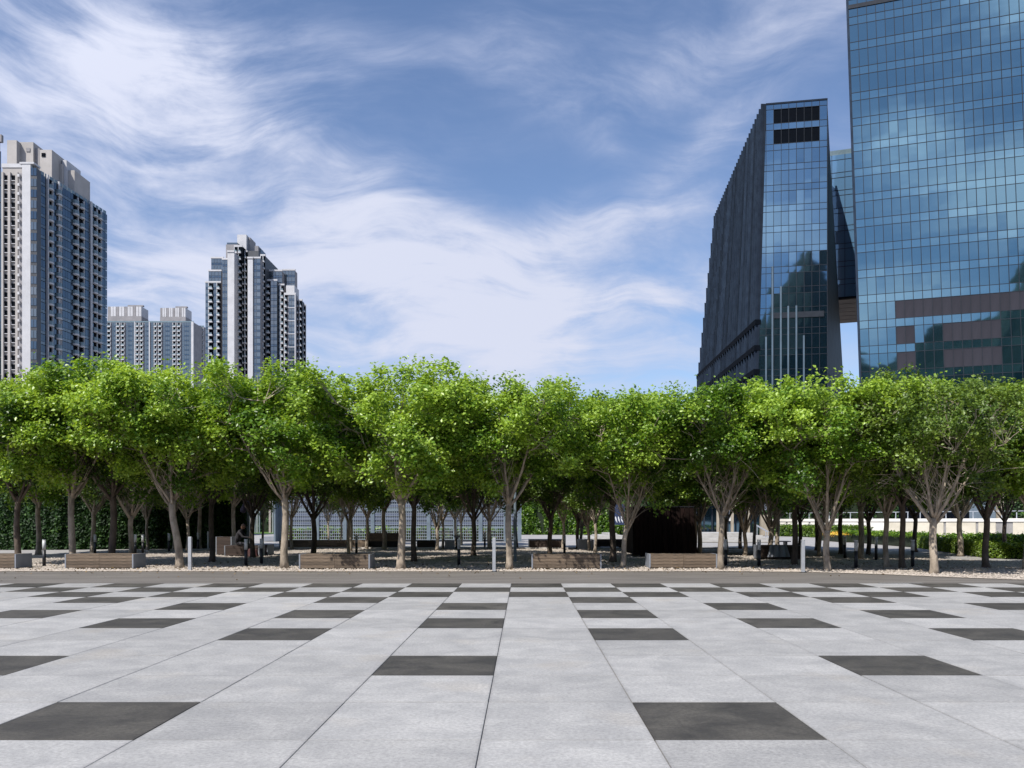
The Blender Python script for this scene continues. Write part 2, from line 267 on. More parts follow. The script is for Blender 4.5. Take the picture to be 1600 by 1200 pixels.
# ------------------------------------------------------------------ helpers
def link(name, me, parent=None, m=None):
    o = bpy.data.objects.new(name, me); col.objects.link(o)
    if m is not None and me is not None and len(me.materials) == 0: me.materials.append(m)
    if parent is not None: o.parent = parent
    return o
def tag(o, label=None, cat=None, group=None, kind=None):
    for k, v in (('label', label), ('category', cat), ('group', group), ('kind', kind)):
        if v: o[k] = v
    return o
def thing(name, label, cat, loc=(0, 0, 0), rz=0, group=None):
    o = bpy.data.objects.new(name, None); col.objects.link(o); o.location = loc; o.rotation_euler = (0, 0, rz); o.empty_display_size = .2
    return tag(o, label, cat, group)
class MB:
    def __init__(s): s.v = []; s.f = []
    def hexa(s, p):                       # 8 corners: bottom 0-3 ccw, top 4-7
        b = len(s.v); s.v += [tuple(q) for q in p]
        s.f += [tuple(b + i for i in f) for f in ((0, 3, 2, 1), (4, 5, 6, 7), (0, 1, 5, 4), (1, 2, 6, 5), (2, 3, 7, 6), (3, 0, 4, 7))]
        return s
    def box(s, x0, x1, y0, y1, z0, z1):
        return s.hexa([(x0, y0, z0), (x1, y0, z0), (x1, y1, z0), (x0, y1, z0), (x0, y0, z1), (x1, y0, z1), (x1, y1, z1), (x0, y1, z1)])
    def prism(s, poly, z0, z1):
        n = len(poly); b = len(s.v)
        s.v += [(p[0], p[1], z0) for p in poly] + [(p[0], p[1], z1) for p in poly]
        s.f.append(tuple(b + n + i for i in range(n))); s.f.append(tuple(b + n - 1 - i for i in range(n)))
        s.f += [(b + i, b + (i + 1) % n, b + n + (i + 1) % n, b + n + i) for i in range(n)]
        return s
    def tube(s, pts, rad, k=6, cap=True):
        pts = [Vector(p) for p in pts]; b = len(s.v); n = len(pts)
        ref = Vector((.31, .95, .05))
        for i, p in enumerate(pts):
            t = (pts[min(i + 1, n - 1)] - pts[max(i - 1, 0)]).normalized()
            a = t.cross(ref)
            if a.length < .05: a = t.cross(Vector((1, 0, 0)))
            a.normalize(); c = t.cross(a)
            r = rad[i] if isinstance(rad, (list, tuple)) else rad
            for j in range(k):
                w = 2 * math.pi * j / k; s.v.append(tuple(p + a * (r * math.cos(w)) + c * (r * math.sin(w))))
        for i in range(n - 1):
            for j in range(k):
                s.f.append((b + i * k + j, b + i * k + (j + 1) % k, b + (i + 1) * k + (j + 1) % k, b + (i + 1) * k + j))
        if cap: s.f.append(tuple(b + j for j in reversed(range(k)))); s.f.append(tuple(b + (n - 1) * k + j for j in range(k)))
        return s
    def mesh(s, name, m=None, smooth=False):
        me = bpy.data.meshes.new(name); me.from_pydata(s.v, [], s.f); me.update()
        if m: me.materials.append(m)
        if smooth: me.polygons.foreach_set('use_smooth', [True] * len(me.polygons))
        return me
    def build(s, name, m, parent=None, smooth=False, kind=None, bevel=0):
        me = s.mesh(name, m, smooth)
        if bevel:
            bm = bmesh.new(); bm.from_mesh(me); bmesh.ops.bevel(bm, geom=[e for e in bm.edges], offset=bevel, segments=1, affect='EDGES'); bm.to_mesh(me); bm.free()
        o = link(name, me, parent)
        if kind: o['kind'] = kind
        return o
def copy_tree(o, parent=None):
    c = o.copy(); col.objects.link(c)
    if parent is not None: c.parent = parent
    for ch in list(o.children): copy_tree(ch, c)
    return c

# ------------------------------------------------------------------ the ground
def sheet(name, pts, z, m, kind='structure', parent=None, grid=None):
    me = bpy.data.meshes.new(name); me.from_pydata([(p[0], p[1], z) for p in pts], [], [tuple(range(len(pts)))]); me.update()
    o = link(name, me, parent, m); o['kind'] = kind; return o
sheet('ground', [(-2500, -900), (2500, -900), (2500, 3500), (-2500, 3500)], -.03, M['ground'])
T = 1.19; X0, Y0 = -.291, 5.70
plaza = MB().box(-26, 30, -9, 19.975, -.028, -.012).build('plaza_paving', M['joint']); plaza['kind'] = 'structure'
def is_dark(c, r):
    m4 = c % 4
    if r < 0: return r % 8 == 2 and m4 == 1
    if r in (0, 4, 6, 8): return m4 == 1
    if r in (2, 5, 7): return m4 == 3
    if r == 9: return c % 2 == 0
    if r == 10: return c % 2 == 1
    if r == 11: return c % 2 == 0
    if r >= 12: return True
    return False
def slab_mesh(name, m):
    h = T / 2 - .0034; bm = bmesh.new(); bmesh.ops.create_cube(bm, size=1)
    for v in bm.verts: v.co.x *= 2 * h; v.co.y *= 2 * h; v.co.z = v.co.z * .011 - .0055
    top = [e for e in bm.edges if all(v.co.z > -.001 for v in e.verts)]
    bmesh.ops.bevel(bm, geom=top, offset=.003, segments=1, affect='EDGES')
    me = bpy.data.meshes.new(name); bm.to_mesh(me); bm.free(); me.materials.append(m); return me
sl, sd = slab_mesh('paving_slab', M['slab_light']), slab_mesh('paving_slab', M['slab_dark'])
rnd = random.Random(4)
restL, restD = MB(), MB()
for r in range(-12, 12):
    for c in range(-18, 21):
        x, y = X0 + T * (c + .5), Y0 + T * (r + .5)
        if x < -21.5 or x > 25: continue
        d = is_dark(c, r); yn = y + T / 2
        inview = yn > 4.9 and (x + T / 2) / yn * F + CX > 0 and (x - T / 2) / yn * F + CX < 1600
        if inview:
            o = link('paving_slab', sd if d else sl, plaza); o.location = (x, y, rnd.uniform(-.0012, .0012)); o.rotation_euler = (rnd.gauss(0, .0008), rnd.gauss(0, .0008), rnd.gauss(0, .0006))
        else:
            h = T / 2 - .0028; (restD if d else restL).box(x - h, x + h, y - h, y + h, -.011, 0)
restL.build('paving_slab', M['slab_light'], plaza, kind='stuff'); restD.build('paving_slab', M['slab_dark'], plaza, kind='stuff')
ytop = Y0 + T * 13
# strip of bound paving between the slabs and the gravel
edge_px = [(-500, 893), (0, 893), (500, 893.2), (900, 893.2), (1150, 893), (1250, 894), (1330, 896), (1400, 898.5), (1480, 902), (1560, 905), (1640, 907.5), (1740, 909.5), (2300, 911)]
edge = [G(*p) for p in edge_px]
sheet('paved_strip', [(-26, 19.985)] + [(30, 19.985)] + [(30, 20.0)] + [(p.x, p.y) for p in reversed(edge)] + [(-26, edge[0].y)], -.006, M['asphalt'])
ok_poly = None
back_px = [(1760, 880), (1600, 877), (1480, 874), (1400, 866.5), (1300, 860), (1200, 857.5), (820, 857.3), (440, 857), (330, 859), (230, 862), (100, 866), (0, 869), (-300, 876), (-520, 880)]
back = [G(*p) for p in back_px]
# gravel: gently uneven sheet
def gravel():
    pts = [(p.x, p.y) for p in edge] + [(p.x, p.y) for p in back]
    bm = bmesh.new(); vs_ = [bm.verts.new((x, y, 0)) for x, y in pts]; f = bm.faces.new(vs_)
    bmesh.ops.triangulate(bm, faces=[f]); me = bpy.data.meshes.new('gravel_bed'); bm.to_mesh(me); bm.free(); me.materials.append(M['gravel'])
    o = link('gravel_bed', me); o['kind'] = 'structure'; o.location.z = .004
gravel()
def poly_inside(x, y, poly):
    c = False; j = len(poly) - 1
    for i in range(len(poly)):
        xi, yi = poly[i]; xj, yj = poly[j]
        if (yi > y) != (yj > y) and x < (xj - xi) * (y - yi) / (yj - yi) + xi: c = not c
        j = i
    return c
gpoly = [(p.x, p.y) for p in edge] + [(p.x, p.y) for p in back]
def pebbles():
    rs = np.random.RandomState(3); n = 26000
    xs = rs.uniform(-19, 19, n * 3); ys = np.interp(0, [0], [0]) + rs.uniform(0, 1, n * 3) ** 1.7
    ex = [p.x for p in edge]; ey = [p.y for p in edge]
    order = np.argsort(ex); yf = np.interp(xs, np.array(ex)[order], np.array(ey)[order]); ys = yf + .03 + ys * 20
    keep = np.array([poly_inside(x, y, gpoly) for x, y in zip(xs, ys)]); xs, ys = xs[keep][:n], ys[keep][:n]; n = len(xs)
    s = rs.uniform(.018, .045, n); base = np.array([(1, 0, 0), (0, 1, 0), (-1, 0, 0), (0, -1, 0), (0, 0, .7), (.0, .0, -.5)])
    jit = 1 + rs.uniform(-.3, .3, (n, 6, 3)); a = rs.uniform(0, 6.28, n); ca, sa = np.cos(a), np.sin(a)
    v = base[None] * jit * s[:, None, None]; vx = v[..., 0] * ca[:, None] - v[..., 1] * sa[:, None]; vy = v[..., 0] * sa[:, None] + v[..., 1] * ca[:, None]
    V = np.stack([vx + xs[:, None], vy + ys[:, None], v[..., 2] + .012], -1).reshape(-1, 3)
    tri = np.array([(0, 1, 4), (1, 2, 4), (2, 3, 4), (3, 0, 4)]); Fc = (tri[None] + (np.arange(n) * 6)[:, None, None]).reshape(-1, 3)
    o = raw_mesh('pebbles', V, Fc, M['stone']); tag(o, 'loose pale pebbles strewn over the gravel bed', 'pebbles', kind='stuff')
def raw_mesh(name, V, Fc, m, tone=None, parent=None):
    me = bpy.data.meshes.new(name); k = Fc.shape[1]; me.vertices.add(len(V)); me.vertices.foreach_set('co', V.astype(np.float32).ravel())
    me.loops.add(len(Fc) * k); me.loops.foreach_set('vertex_index', Fc.astype(np.int32).ravel())
    me.polygons.add(len(Fc)); me.polygons.foreach_set('loop_start', np.arange(0, len(Fc) * k, k, dtype=np.int32))
    try: me.polygons.foreach_set('loop_total', np.full(len(Fc), k, np.int32))
    except Exception: pass
    me.update(calc_edges=True)
    if tone is not None:
        a = me.attributes.new('tone', 'FLOAT', 'POINT'); a.data.foreach_set('value', tone.astype(np.float32))
    me.materials.append(m)
    if parent == 'mesh': return me
    return link(name, me, parent)
pebbles()
# pale kerb at the back of the gravel
kp = [p for p in back[5:10]]
kb = MB()
for a, b in zip(kp[:-1], kp[1:]):
    d = (b - a).normalized(); n = Vector((-d.y, d.x, 0)) * .07
    kb.hexa([a - n, b - n, b + n, a + n, *[q + Vector((0, 0, .07)) for q in (a - n, b - n, b + n, a + n)]])
tag(kb.build('gravel_kerb', M['kerb']), kind='structure')
# lawn behind the left end of the wire screen
sheet('lawn', [G(330, 833.5).xy, G(470, 833.5).xy, (-24, 140), (-60, 140)], -.02, M['grass'])

# ------------------------------------------------------------------ glass towers on the right
class Face:
    """a facade plane: origin at its foot, u along it, lean = sideways shift per metre of height, n outward"""
    def __init__(s, O, u, lean=0.0):
        s.O = Vector((O[0], O[1], 0)); s.u = Vector((u[0], u[1], 0)).normalized(); s.lean = lean; s.n = Vector((s.u.y, -s.u.x, 0))
        s.M = Matrix(((s.u.x, -s.n.x, 0, 0), (s.u.y, -s.n.y, 0, 0), (0, 0, 1, 0), (0, 0, 0, 1)))   # local x = u, local y = inward
    def p(s, a, z, d=0): return s.O + s.u * (a + s.lean * z) + s.n * d + Vector((0, 0, z))
    def slab_pts(s, a0, a1, z0, z1, d0, d1):
        return [s.p(a0, z0, d1), s.p(a1, z0, d1), s.p(a1, z0, d0), s.p(a0, z0, d0), s.p(a0, z1, d1), s.p(a1, z1, d1), s.p(a1, z1, d0), s.p(a0, z1, d0)]
    def pane_mesh(s, name, w, h, m, t=.05):
        l = s.lean * h / 2; mb = MB()
        q = [(-w / 2 - l, -t, -h / 2), (w / 2 - l, -t, -h / 2), (w / 2 - l, 0, -h / 2), (-w / 2 - l, 0, -h / 2), (-w / 2 + l, -t, h / 2), (w / 2 + l, -t, h / 2), (w / 2 + l, 0, h / 2), (-w / 2 + l, 0, h / 2)]
        return mb.hexa(q).mesh(name, m)
    def place(s, name, me, a, z, d, parent, tilt=0.0):
        o = link(name, me, parent); t = Matrix.Rotation(rnd.gauss(0, tilt), 4, 'X') @ Matrix.Rotation(rnd.gauss(0, tilt), 4, 'Z')
        o.matrix_local = Matrix.Translation(s.p(a, z, d)) @ s.M @ t
        return o

def big_tower():
    """wide blue glass tower cut by the right edge of the photo"""
    t = thing('glass_tower', 'huge blue glass office tower leaning outward, cut off by the right edge of the photo', 'office tower')
    ul = Vector((26, -9, 0)).normalized()
    f = Face((61.85, 150), ul, -.0323)
    FH, VH, PW = 4.6, 3.15, 1.5; n = 30; Z0 = .8; Wd = n * PW; zt = 108.5
    b = MB(); bl = Vector((61.85, 150, 0)) + Vector((90, 80, 0)); br = f.O + f.u * Wd
    A = f.p(0, 0, -.25); B = f.p(Wd, 0, -.25); A2 = f.p(0, zt, -.25); B2 = f.p(Wd, zt, -.25); bk = Vector((90, 80, 0))
    b.hexa([A, B, B + bk, A + bk, A2, B2, B2 + bk, A2 + bk]); b.build('wall', M['mullion'], t)
    vis = f.pane_mesh('window_pane', PW - .06, VH - .06, M['glass_big']); sp = f.pane_mesh('spandrel_panel', PW - .06, FH - VH - .06, M['glass_sp'])
    bvis = f.pane_mesh('cladding_panel', PW - .06, VH - .04, M['brown_panel'], .06); bsp = f.pane_mesh('cladding_panel', PW - .06, FH - VH - .04, M['brown_panel'], .06)
    # taupe cladding patches: floor, then photo columns they span
    patches = {8: [(1400, 1700)], 7: [(1400, 1430), (1480, 1565)], 6: [(1400, 1430), (1480, 1565)]}
    cnt = {'window_pane': 0, 'spandrel_panel': 0}; rest = {'window_pane': MB(), 'spandrel_panel': MB()}
    for r in range(22, 3, -1):
        for c in range(n):
            for kind, z, hh, me in (('window_pane', Z0 + r * FH + VH / 2, VH, vis), ('spandrel_panel', Z0 + r * FH + VH + (FH - VH) / 2, FH - VH, sp)):
                a = (c + .5) * PW; q = f.p(a, z); px, py = CX + q.x / q.y * F, HY - (q.z - H) / q.y * F
                if False: continue
                br_ = kind[0] == 'w' and any(x0 <= px <= x1 for x0, x1 in patches.get(r, ()))
                if br_: f.place('cladding_panel', bvis if kind[0] == 'w' else bsp, a, z, 0, t, .0006); continue
                if px < 1625 and py > -20 and cnt[kind] < 300:
                    cnt[kind] += 1; f.place(kind, me, a, z, 0, t, .0028)
                else:
                    l = f.slab_pts(a - PW / 2 + .03, a + PW / 2 - .03, z - hh / 2 + .03, z + hh / 2 - .03, 0, .05); rest[kind].hexa(l)
    rest['window_pane'].build('window_pane', M['glass_big'], t, kind='stuff'); rest['spandrel_panel'].build('spandrel_panel', M['glass_sp'], t, kind='stuff')
    low = MB(); low.hexa(f.slab_pts(.02, Wd - .02, 0, Z0 + 4 * FH - .1, 0, .05)); low.build('lower_glazing', M['glass_big'], t)
    for c in range(n + 1): MB().hexa(f.slab_pts(c * PW - .045, c * PW + .045, 0, zt, -.04, .14)).build('mullion', M['mullion'], t)
    for r in range(5, 23):
        for z in (Z0 + r * FH, Z0 + r * FH + VH): MB().hexa(f.slab_pts(-.05, Wd, z - .045, z + .045, -.04, .10)).build('transom', M['mullion'], t)
    MB().hexa(f.slab_pts(-.15, Wd, 94.3, 95.0, -.04, .22)).build('parapet_band', M['mullion'], t)
    MB().hexa(f.slab_pts(-.34, -.05, 0, zt, -.5, .24)).build('corner_fin', M['fin'], t)
    MB().hexa([p + Vector((0, 0, .0)) for p in f.slab_pts(-.2, Wd, zt, zt + .5, -2, .25)]).build('coping', M['mullion'], t)
big_tower()

def dark_tower():
    """wedge of black glass with finned flank"""
    t = thing('office_tower', 'dark wedge-shaped glass tower with a finned flank and two black louvre bands near its top', 'office tower')
    ZT = 82.4
    Lt, Lb = (47.23, 162.0), (44.9, 162.0)         # left front edge at the top and at the ground
    Rt = (58.4, 160.0)
    u = Vector((Rt[0] - Lt[0], Rt[1] - Lt[1], 0)).normalized(); f = Face(Rt, -u); f = Face((Rt[0] - u.x * 16, Rt[1] - u.y * 16), u)
    aR = 16.0; aLt = 16 - (Vector((*Rt, 0)) - Vector((*Lt, 0))).length; lean = (Lt[0] - Lb[0]) / ZT
    def aL(z): return aLt - lean * (ZT - z)
    BRt, BRb = (67.4, 183.0), (72.3, 183.0); BLt, BLb = (51.9, 224.0), (43.2, 224.0)
    def lp(a, b, k): return Vector((a[0] + (b[0] - a[0]) * k, a[1] + (b[1] - a[1]) * k, 0))
    core = MB(); i = f.n * -.3
    core.hexa([f.p(aL(0) + .9, 0, -.3), f.p(aR - .2, 0, -.3), Vector((*BRb, 0)) + Vector((-.4, 0, 0)), Vector((*BLb, 0)) + Vector((4.5, 0, 0)),
               f.p(aL(ZT) + .9, ZT - .6, -.3), f.p(aR - .2, ZT - .6, -.3), Vector((*BRt, ZT - .6)) + Vector((-.4, 0, 0)), Vector((*BLt, ZT - .6)) + Vector((.9, 0, 0))])
    core.build('wall', M['mullion'], t)
    # right flank
    rp = MB(); q0, q1 = f.p(aR, 0), f.p(aR, ZT)
    nseg = 9
    for k in range(nseg):
        def e(kk, z):
            a0 = Vector((Rt[0], Rt[1], 0)); b = lp(BRb, BRt, min(1, z / ZT)); return Vector((a0.x + (b.x - a0.x) * kk, a0.y + (b.y - a0.y) * kk, z))
        for z0, z1 in ((0, 30), (30, 56), (56, ZT)):
            k0, k1 = k / nseg + .004, (k + 1) / nseg - .004; o = Vector((.12, -.04, 0))
            m = MB(); m.hexa([e(k0, z0 + .1), e(k1, z0 + .1), e(k1, z0 + .1) - o * 3, e(k0, z0 + .1) - o * 3, e(k0, z1 - .02), e(k1, z1 - .02), e(k1, z1 - .02) - o * 3, e(k0, z1 - .02) - o * 3])
            m.build('side_panel', M['tower_char'], t)
    # front grid
    FH, VH = 3.98, 2.75; PW = 1.42; ncol = 8; Ztop = ZT
    a0 = aR - ncol * PW
    vis = f.pane_mesh('window_pane', PW - .05, VH - .05, M['glass_dark']); sp = f.pane_mesh('spandrel_panel', PW - .05, FH - VH - .05, M['glass_dark'])
    lv = f.pane_mesh('louvre_panel', PW - .10, VH - .05, M['shade_black'], .04)
    wedge = MB()
    z = Ztop; r = 0
    while z > 24:
        first = r == 0
        zs1 = z; zs0 = z - (FH - VH if not first else .95); zv0 = zs0 - VH
        for c in range(ncol):
            a = a0 + (c + .5) * PW
            if a - PW / 2 < aL(z) - .2 and c == 0: pass
            if not first: f.place('spandrel_panel', sp, a, (zs0 + zs1) / 2, 0, t, .003)
            else: wedge.hexa(f.slab_pts(a - PW / 2 + .03, a + PW / 2 - .03, zs0 + .03, zs1 - .03, 0, .05))
            mid = (zv0 + zs0) / 2
            if r in (0, 1) and 1 <= c <= 6: f.place('louvre_panel', lv, a, mid, -.05, t)
            else: f.place('window_pane', vis, a, mid, 0, t, .004)
        for zz0, zz1 in ((zv0, zs0), (zs0, zs1)):
            l0, l1 = aL(zz0), aL(zz1)
            if a0 - max(l0, l1) > .12:
                p0, p1, p2, p3 = f.p(l0 + .05, zz0 + .03, .05), f.p(a0 - .03, zz0 + .03, .05), f.p(a0 - .03, zz1 - .03, .05), f.p(l1 + .05, zz1 - .03, .05)
                wedge.hexa([p0, p1, p1 + i, p0 + i, p3, p2, p2 + i, p3 + i])
        MB().hexa(f.slab_pts(aL(zs0), aR, zs0 - .04, zs0 + .04, -.04, .10)).build('transom', M['mullion'], t)
        MB().hexa(f.slab_pts(aL(zv0), aR, zv0 - .04, zv0 + .04, -.04, .10)).build('transom', M['mullion'], t)
        z = zv0; r += 1
    wedge.build('edge_glazing', M['glass_dark'], t)
    MB().hexa(f.slab_pts(aL(12) + .2, aR, 0, z - .1, 0, .05)).build('lower_glazing', M['glass_dark'], t)
    for c in range(ncol + 1):
        a = a0 + c * PW; MB().hexa(f.slab_pts(a - .04, a + .04, 0, ZT + .02, -.04, .13)).build('mullion', M['mullion'], t)
    zb = H + (HY - 492) / F * 161; MB().hexa(f.slab_pts(a0 + .9, aR - .6, zb - .55, zb + .55, .1, .22)).build('dark_band', M['mullion'], t)
    # slender bright fins that climb the lower front in steps
    for px, py in ((1208.5, 415), (1221, 447), (1232, 478), (1244, 478), (1199, 525), (1255, 525)):
        zt_ = H + (HY - py) / F * 161; ax = ((px - CX) / F * 161 - f.O.x) / u.x
        MB().hexa(f.slab_pts(ax - .15, ax + .15, 10, zt_, .24, .34)).build('silver_fin', M['pale_fin'], t)
    MB().hexa(f.slab_pts(aL(ZT) - .05, aR + .05, ZT + .03, ZT + .35, -1, .18)).build('coping', M['fin'], t)
    # finned flank: stepped bays that flare outward towards the ground
    NB = 30; bandh = 3.98
    for k in range(NB):
        def X(kk, z):
            a = Vector((Lt[0], Lt[1])) * 1; tt = Lt[0] + (BLt[0] - Lt[0]) * kk; bb = Lb[0] + (BLb[0] - Lb[0]) * kk
            return bb + (tt - bb) * z / ZT
        y0, y1 = 162.3 + (224 - 162.3) * k / NB, 162.3 + (224 - 162.3) * (k + 1) / NB
        m = MB(); g = MB(); z0 = 0; s = 0
        while z0 < ZT - .2:
            z1 = min(z0 + bandh, ZT + .5)
            st = min(1, k / NB * 1.4)
            zc = z0 * st + 0.0
            xa = X((k + .0) / NB, z0); xb = X((k + .0) / NB, z1)
            xs0, xs1 = (xa + xb) / 2 + (xa - xb) / 2 * (1 - st), (xa + xb) / 2 - (xa - xb) / 2 * (1 - st)
            # front-facing fin and recessed dark glass behind it
            m.hexa([(xs0 - .9, y0 + .00, z0), (xs0 + .55, y0 + .00, z0), (xs0 + .55, y0 + .16, z0), (xs0 - .9, y0 + .16, z0),
                    (xs1 - .9, y0 + .00, z1 - .005), (xs1 + .55, y0 + .00, z1 - .005), (xs1 + .55, y0 + .16, z1 - .005), (xs1 - .9, y0 + .16, z1 - .005)])
            for (w0, w1, MBx, ins) in ((z0 + .03, z0 + bandh * .30, m, .28), (z0 + bandh * .30 + .02, z1 - .03, g, .12)):
                if w1 > w0: MBx.hexa([(xs0 - ins, y0 + .18, w0), (xs0 + 2.0, y0 + .18, w0), (xs0 + 2.0, y1 - .02, w0), (xs0 - ins, y1 - .02, w0), (xs1 - ins, y0 + .18, w1), (xs1 + 2.0, y0 + .18, w1), (xs1 + 2.0, y1 - .02, w1), (xs1 - ins, y1 - .02, w1)])
            z0 += bandh
        m.build('fin_bay', M['fin'], t); g.build('side_glazing', M['glass_dark'], t)
    for py in (505, 545, 582):         # dark bars for the band windows of the lower flank
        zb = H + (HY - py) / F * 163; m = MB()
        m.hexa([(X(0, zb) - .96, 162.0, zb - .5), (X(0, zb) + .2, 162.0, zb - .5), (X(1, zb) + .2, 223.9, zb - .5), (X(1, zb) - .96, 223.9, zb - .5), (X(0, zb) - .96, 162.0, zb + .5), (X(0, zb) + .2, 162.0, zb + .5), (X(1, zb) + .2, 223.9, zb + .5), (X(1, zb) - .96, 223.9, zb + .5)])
        m.build('window_band', M['shade_black'], t)
    mb = MB(); mb.hexa(f.slab_pts(aL(0) - .35, aL(0) + .02, 0, .1, -.3, .2)); e0 = [Vector(v) for v in mb.v[:4]]
    top = [f.p(aL(ZT) + d, ZT + .1, w) for d, w in ((-.35, .2), (.02, .2), (.02, -.3), (-.35, -.3))]
    MB().hexa(e0 + top).build('corner_fin', M['fin'], t)
dark_tower()

def sky_bridge():
    t = thing('glass_bridge_block', 'blue glass link block with brown soffit between the dark wedge tower and huge blue tower', 'sky bridge')
    f = Face((66.5, 188.0), (26, -9)); Wd = 25.0; zb, zt = 51.3, 83.6
    A, B = f.p(0, zb, -.1), f.p(Wd, zb, -.1); bk = Vector((3.5, 24, 0)); up = Vector((0, 0, zt - zb))
    MB().hexa([A, B, B + bk, A + bk, A + up, B + up, B + up + bk, A + up + bk]).build('wall', M['mullion'], t)
    d = Vector((0, 0, -.12)); n = 6
    for k in range(n):
        s0, s1 = bk * (k / n + .006), bk * ((k + 1) / n - .006)
        MB().hexa([A + s0 + d * 2, B + s0 + d * 2, B + s1 + d * 2, A + s1 + d * 2, A + s0 + d * .1, B + s0 + d * .1, B + s1 + d * .1, A + s1 + d * .1]).build('soffit_panel', M['soffit'], t)
    FH, VH = 4.0, 2.85; z = zt; ws = [1.6 + 2.75 * k for k in range(5)]
    vis = f.pane_mesh('window_pane', 2.66, VH - .06, M['glass_bridge']); sp = f.pane_mesh('spandrel_panel', 2.66, FH - VH - .06, M['glass_bridge'])
    while z > zb + 3:
        for k in range(9):
            a = .2 + 2.75 * (k + .5); f.place('spandrel_panel', sp, a, z - (FH - VH) / 2, 0, t, .003); f.place('window_pane', vis, a, z - (FH - VH) - VH / 2, 0, t, .004)
        for zz in (z - (FH - VH), z - FH): MB().hexa(f.slab_pts(0, Wd, zz - .05, zz + .05, -.02, .1)).build('transom', M['mullion'], t)
        z -= FH
    for k in range(9): a = .2 + 2.75 * k; MB().hexa(f.slab_pts(a - .05, a + .05, zb, zt, -.02, .12)).build('mullion', M['mullion'], t)
    MB().hexa(f.slab_pts(0, Wd, zt + .02, zt + 1.1, -.15, -.10)).build('roof_rail', M['rail_glass'], t)
sky_bridge()

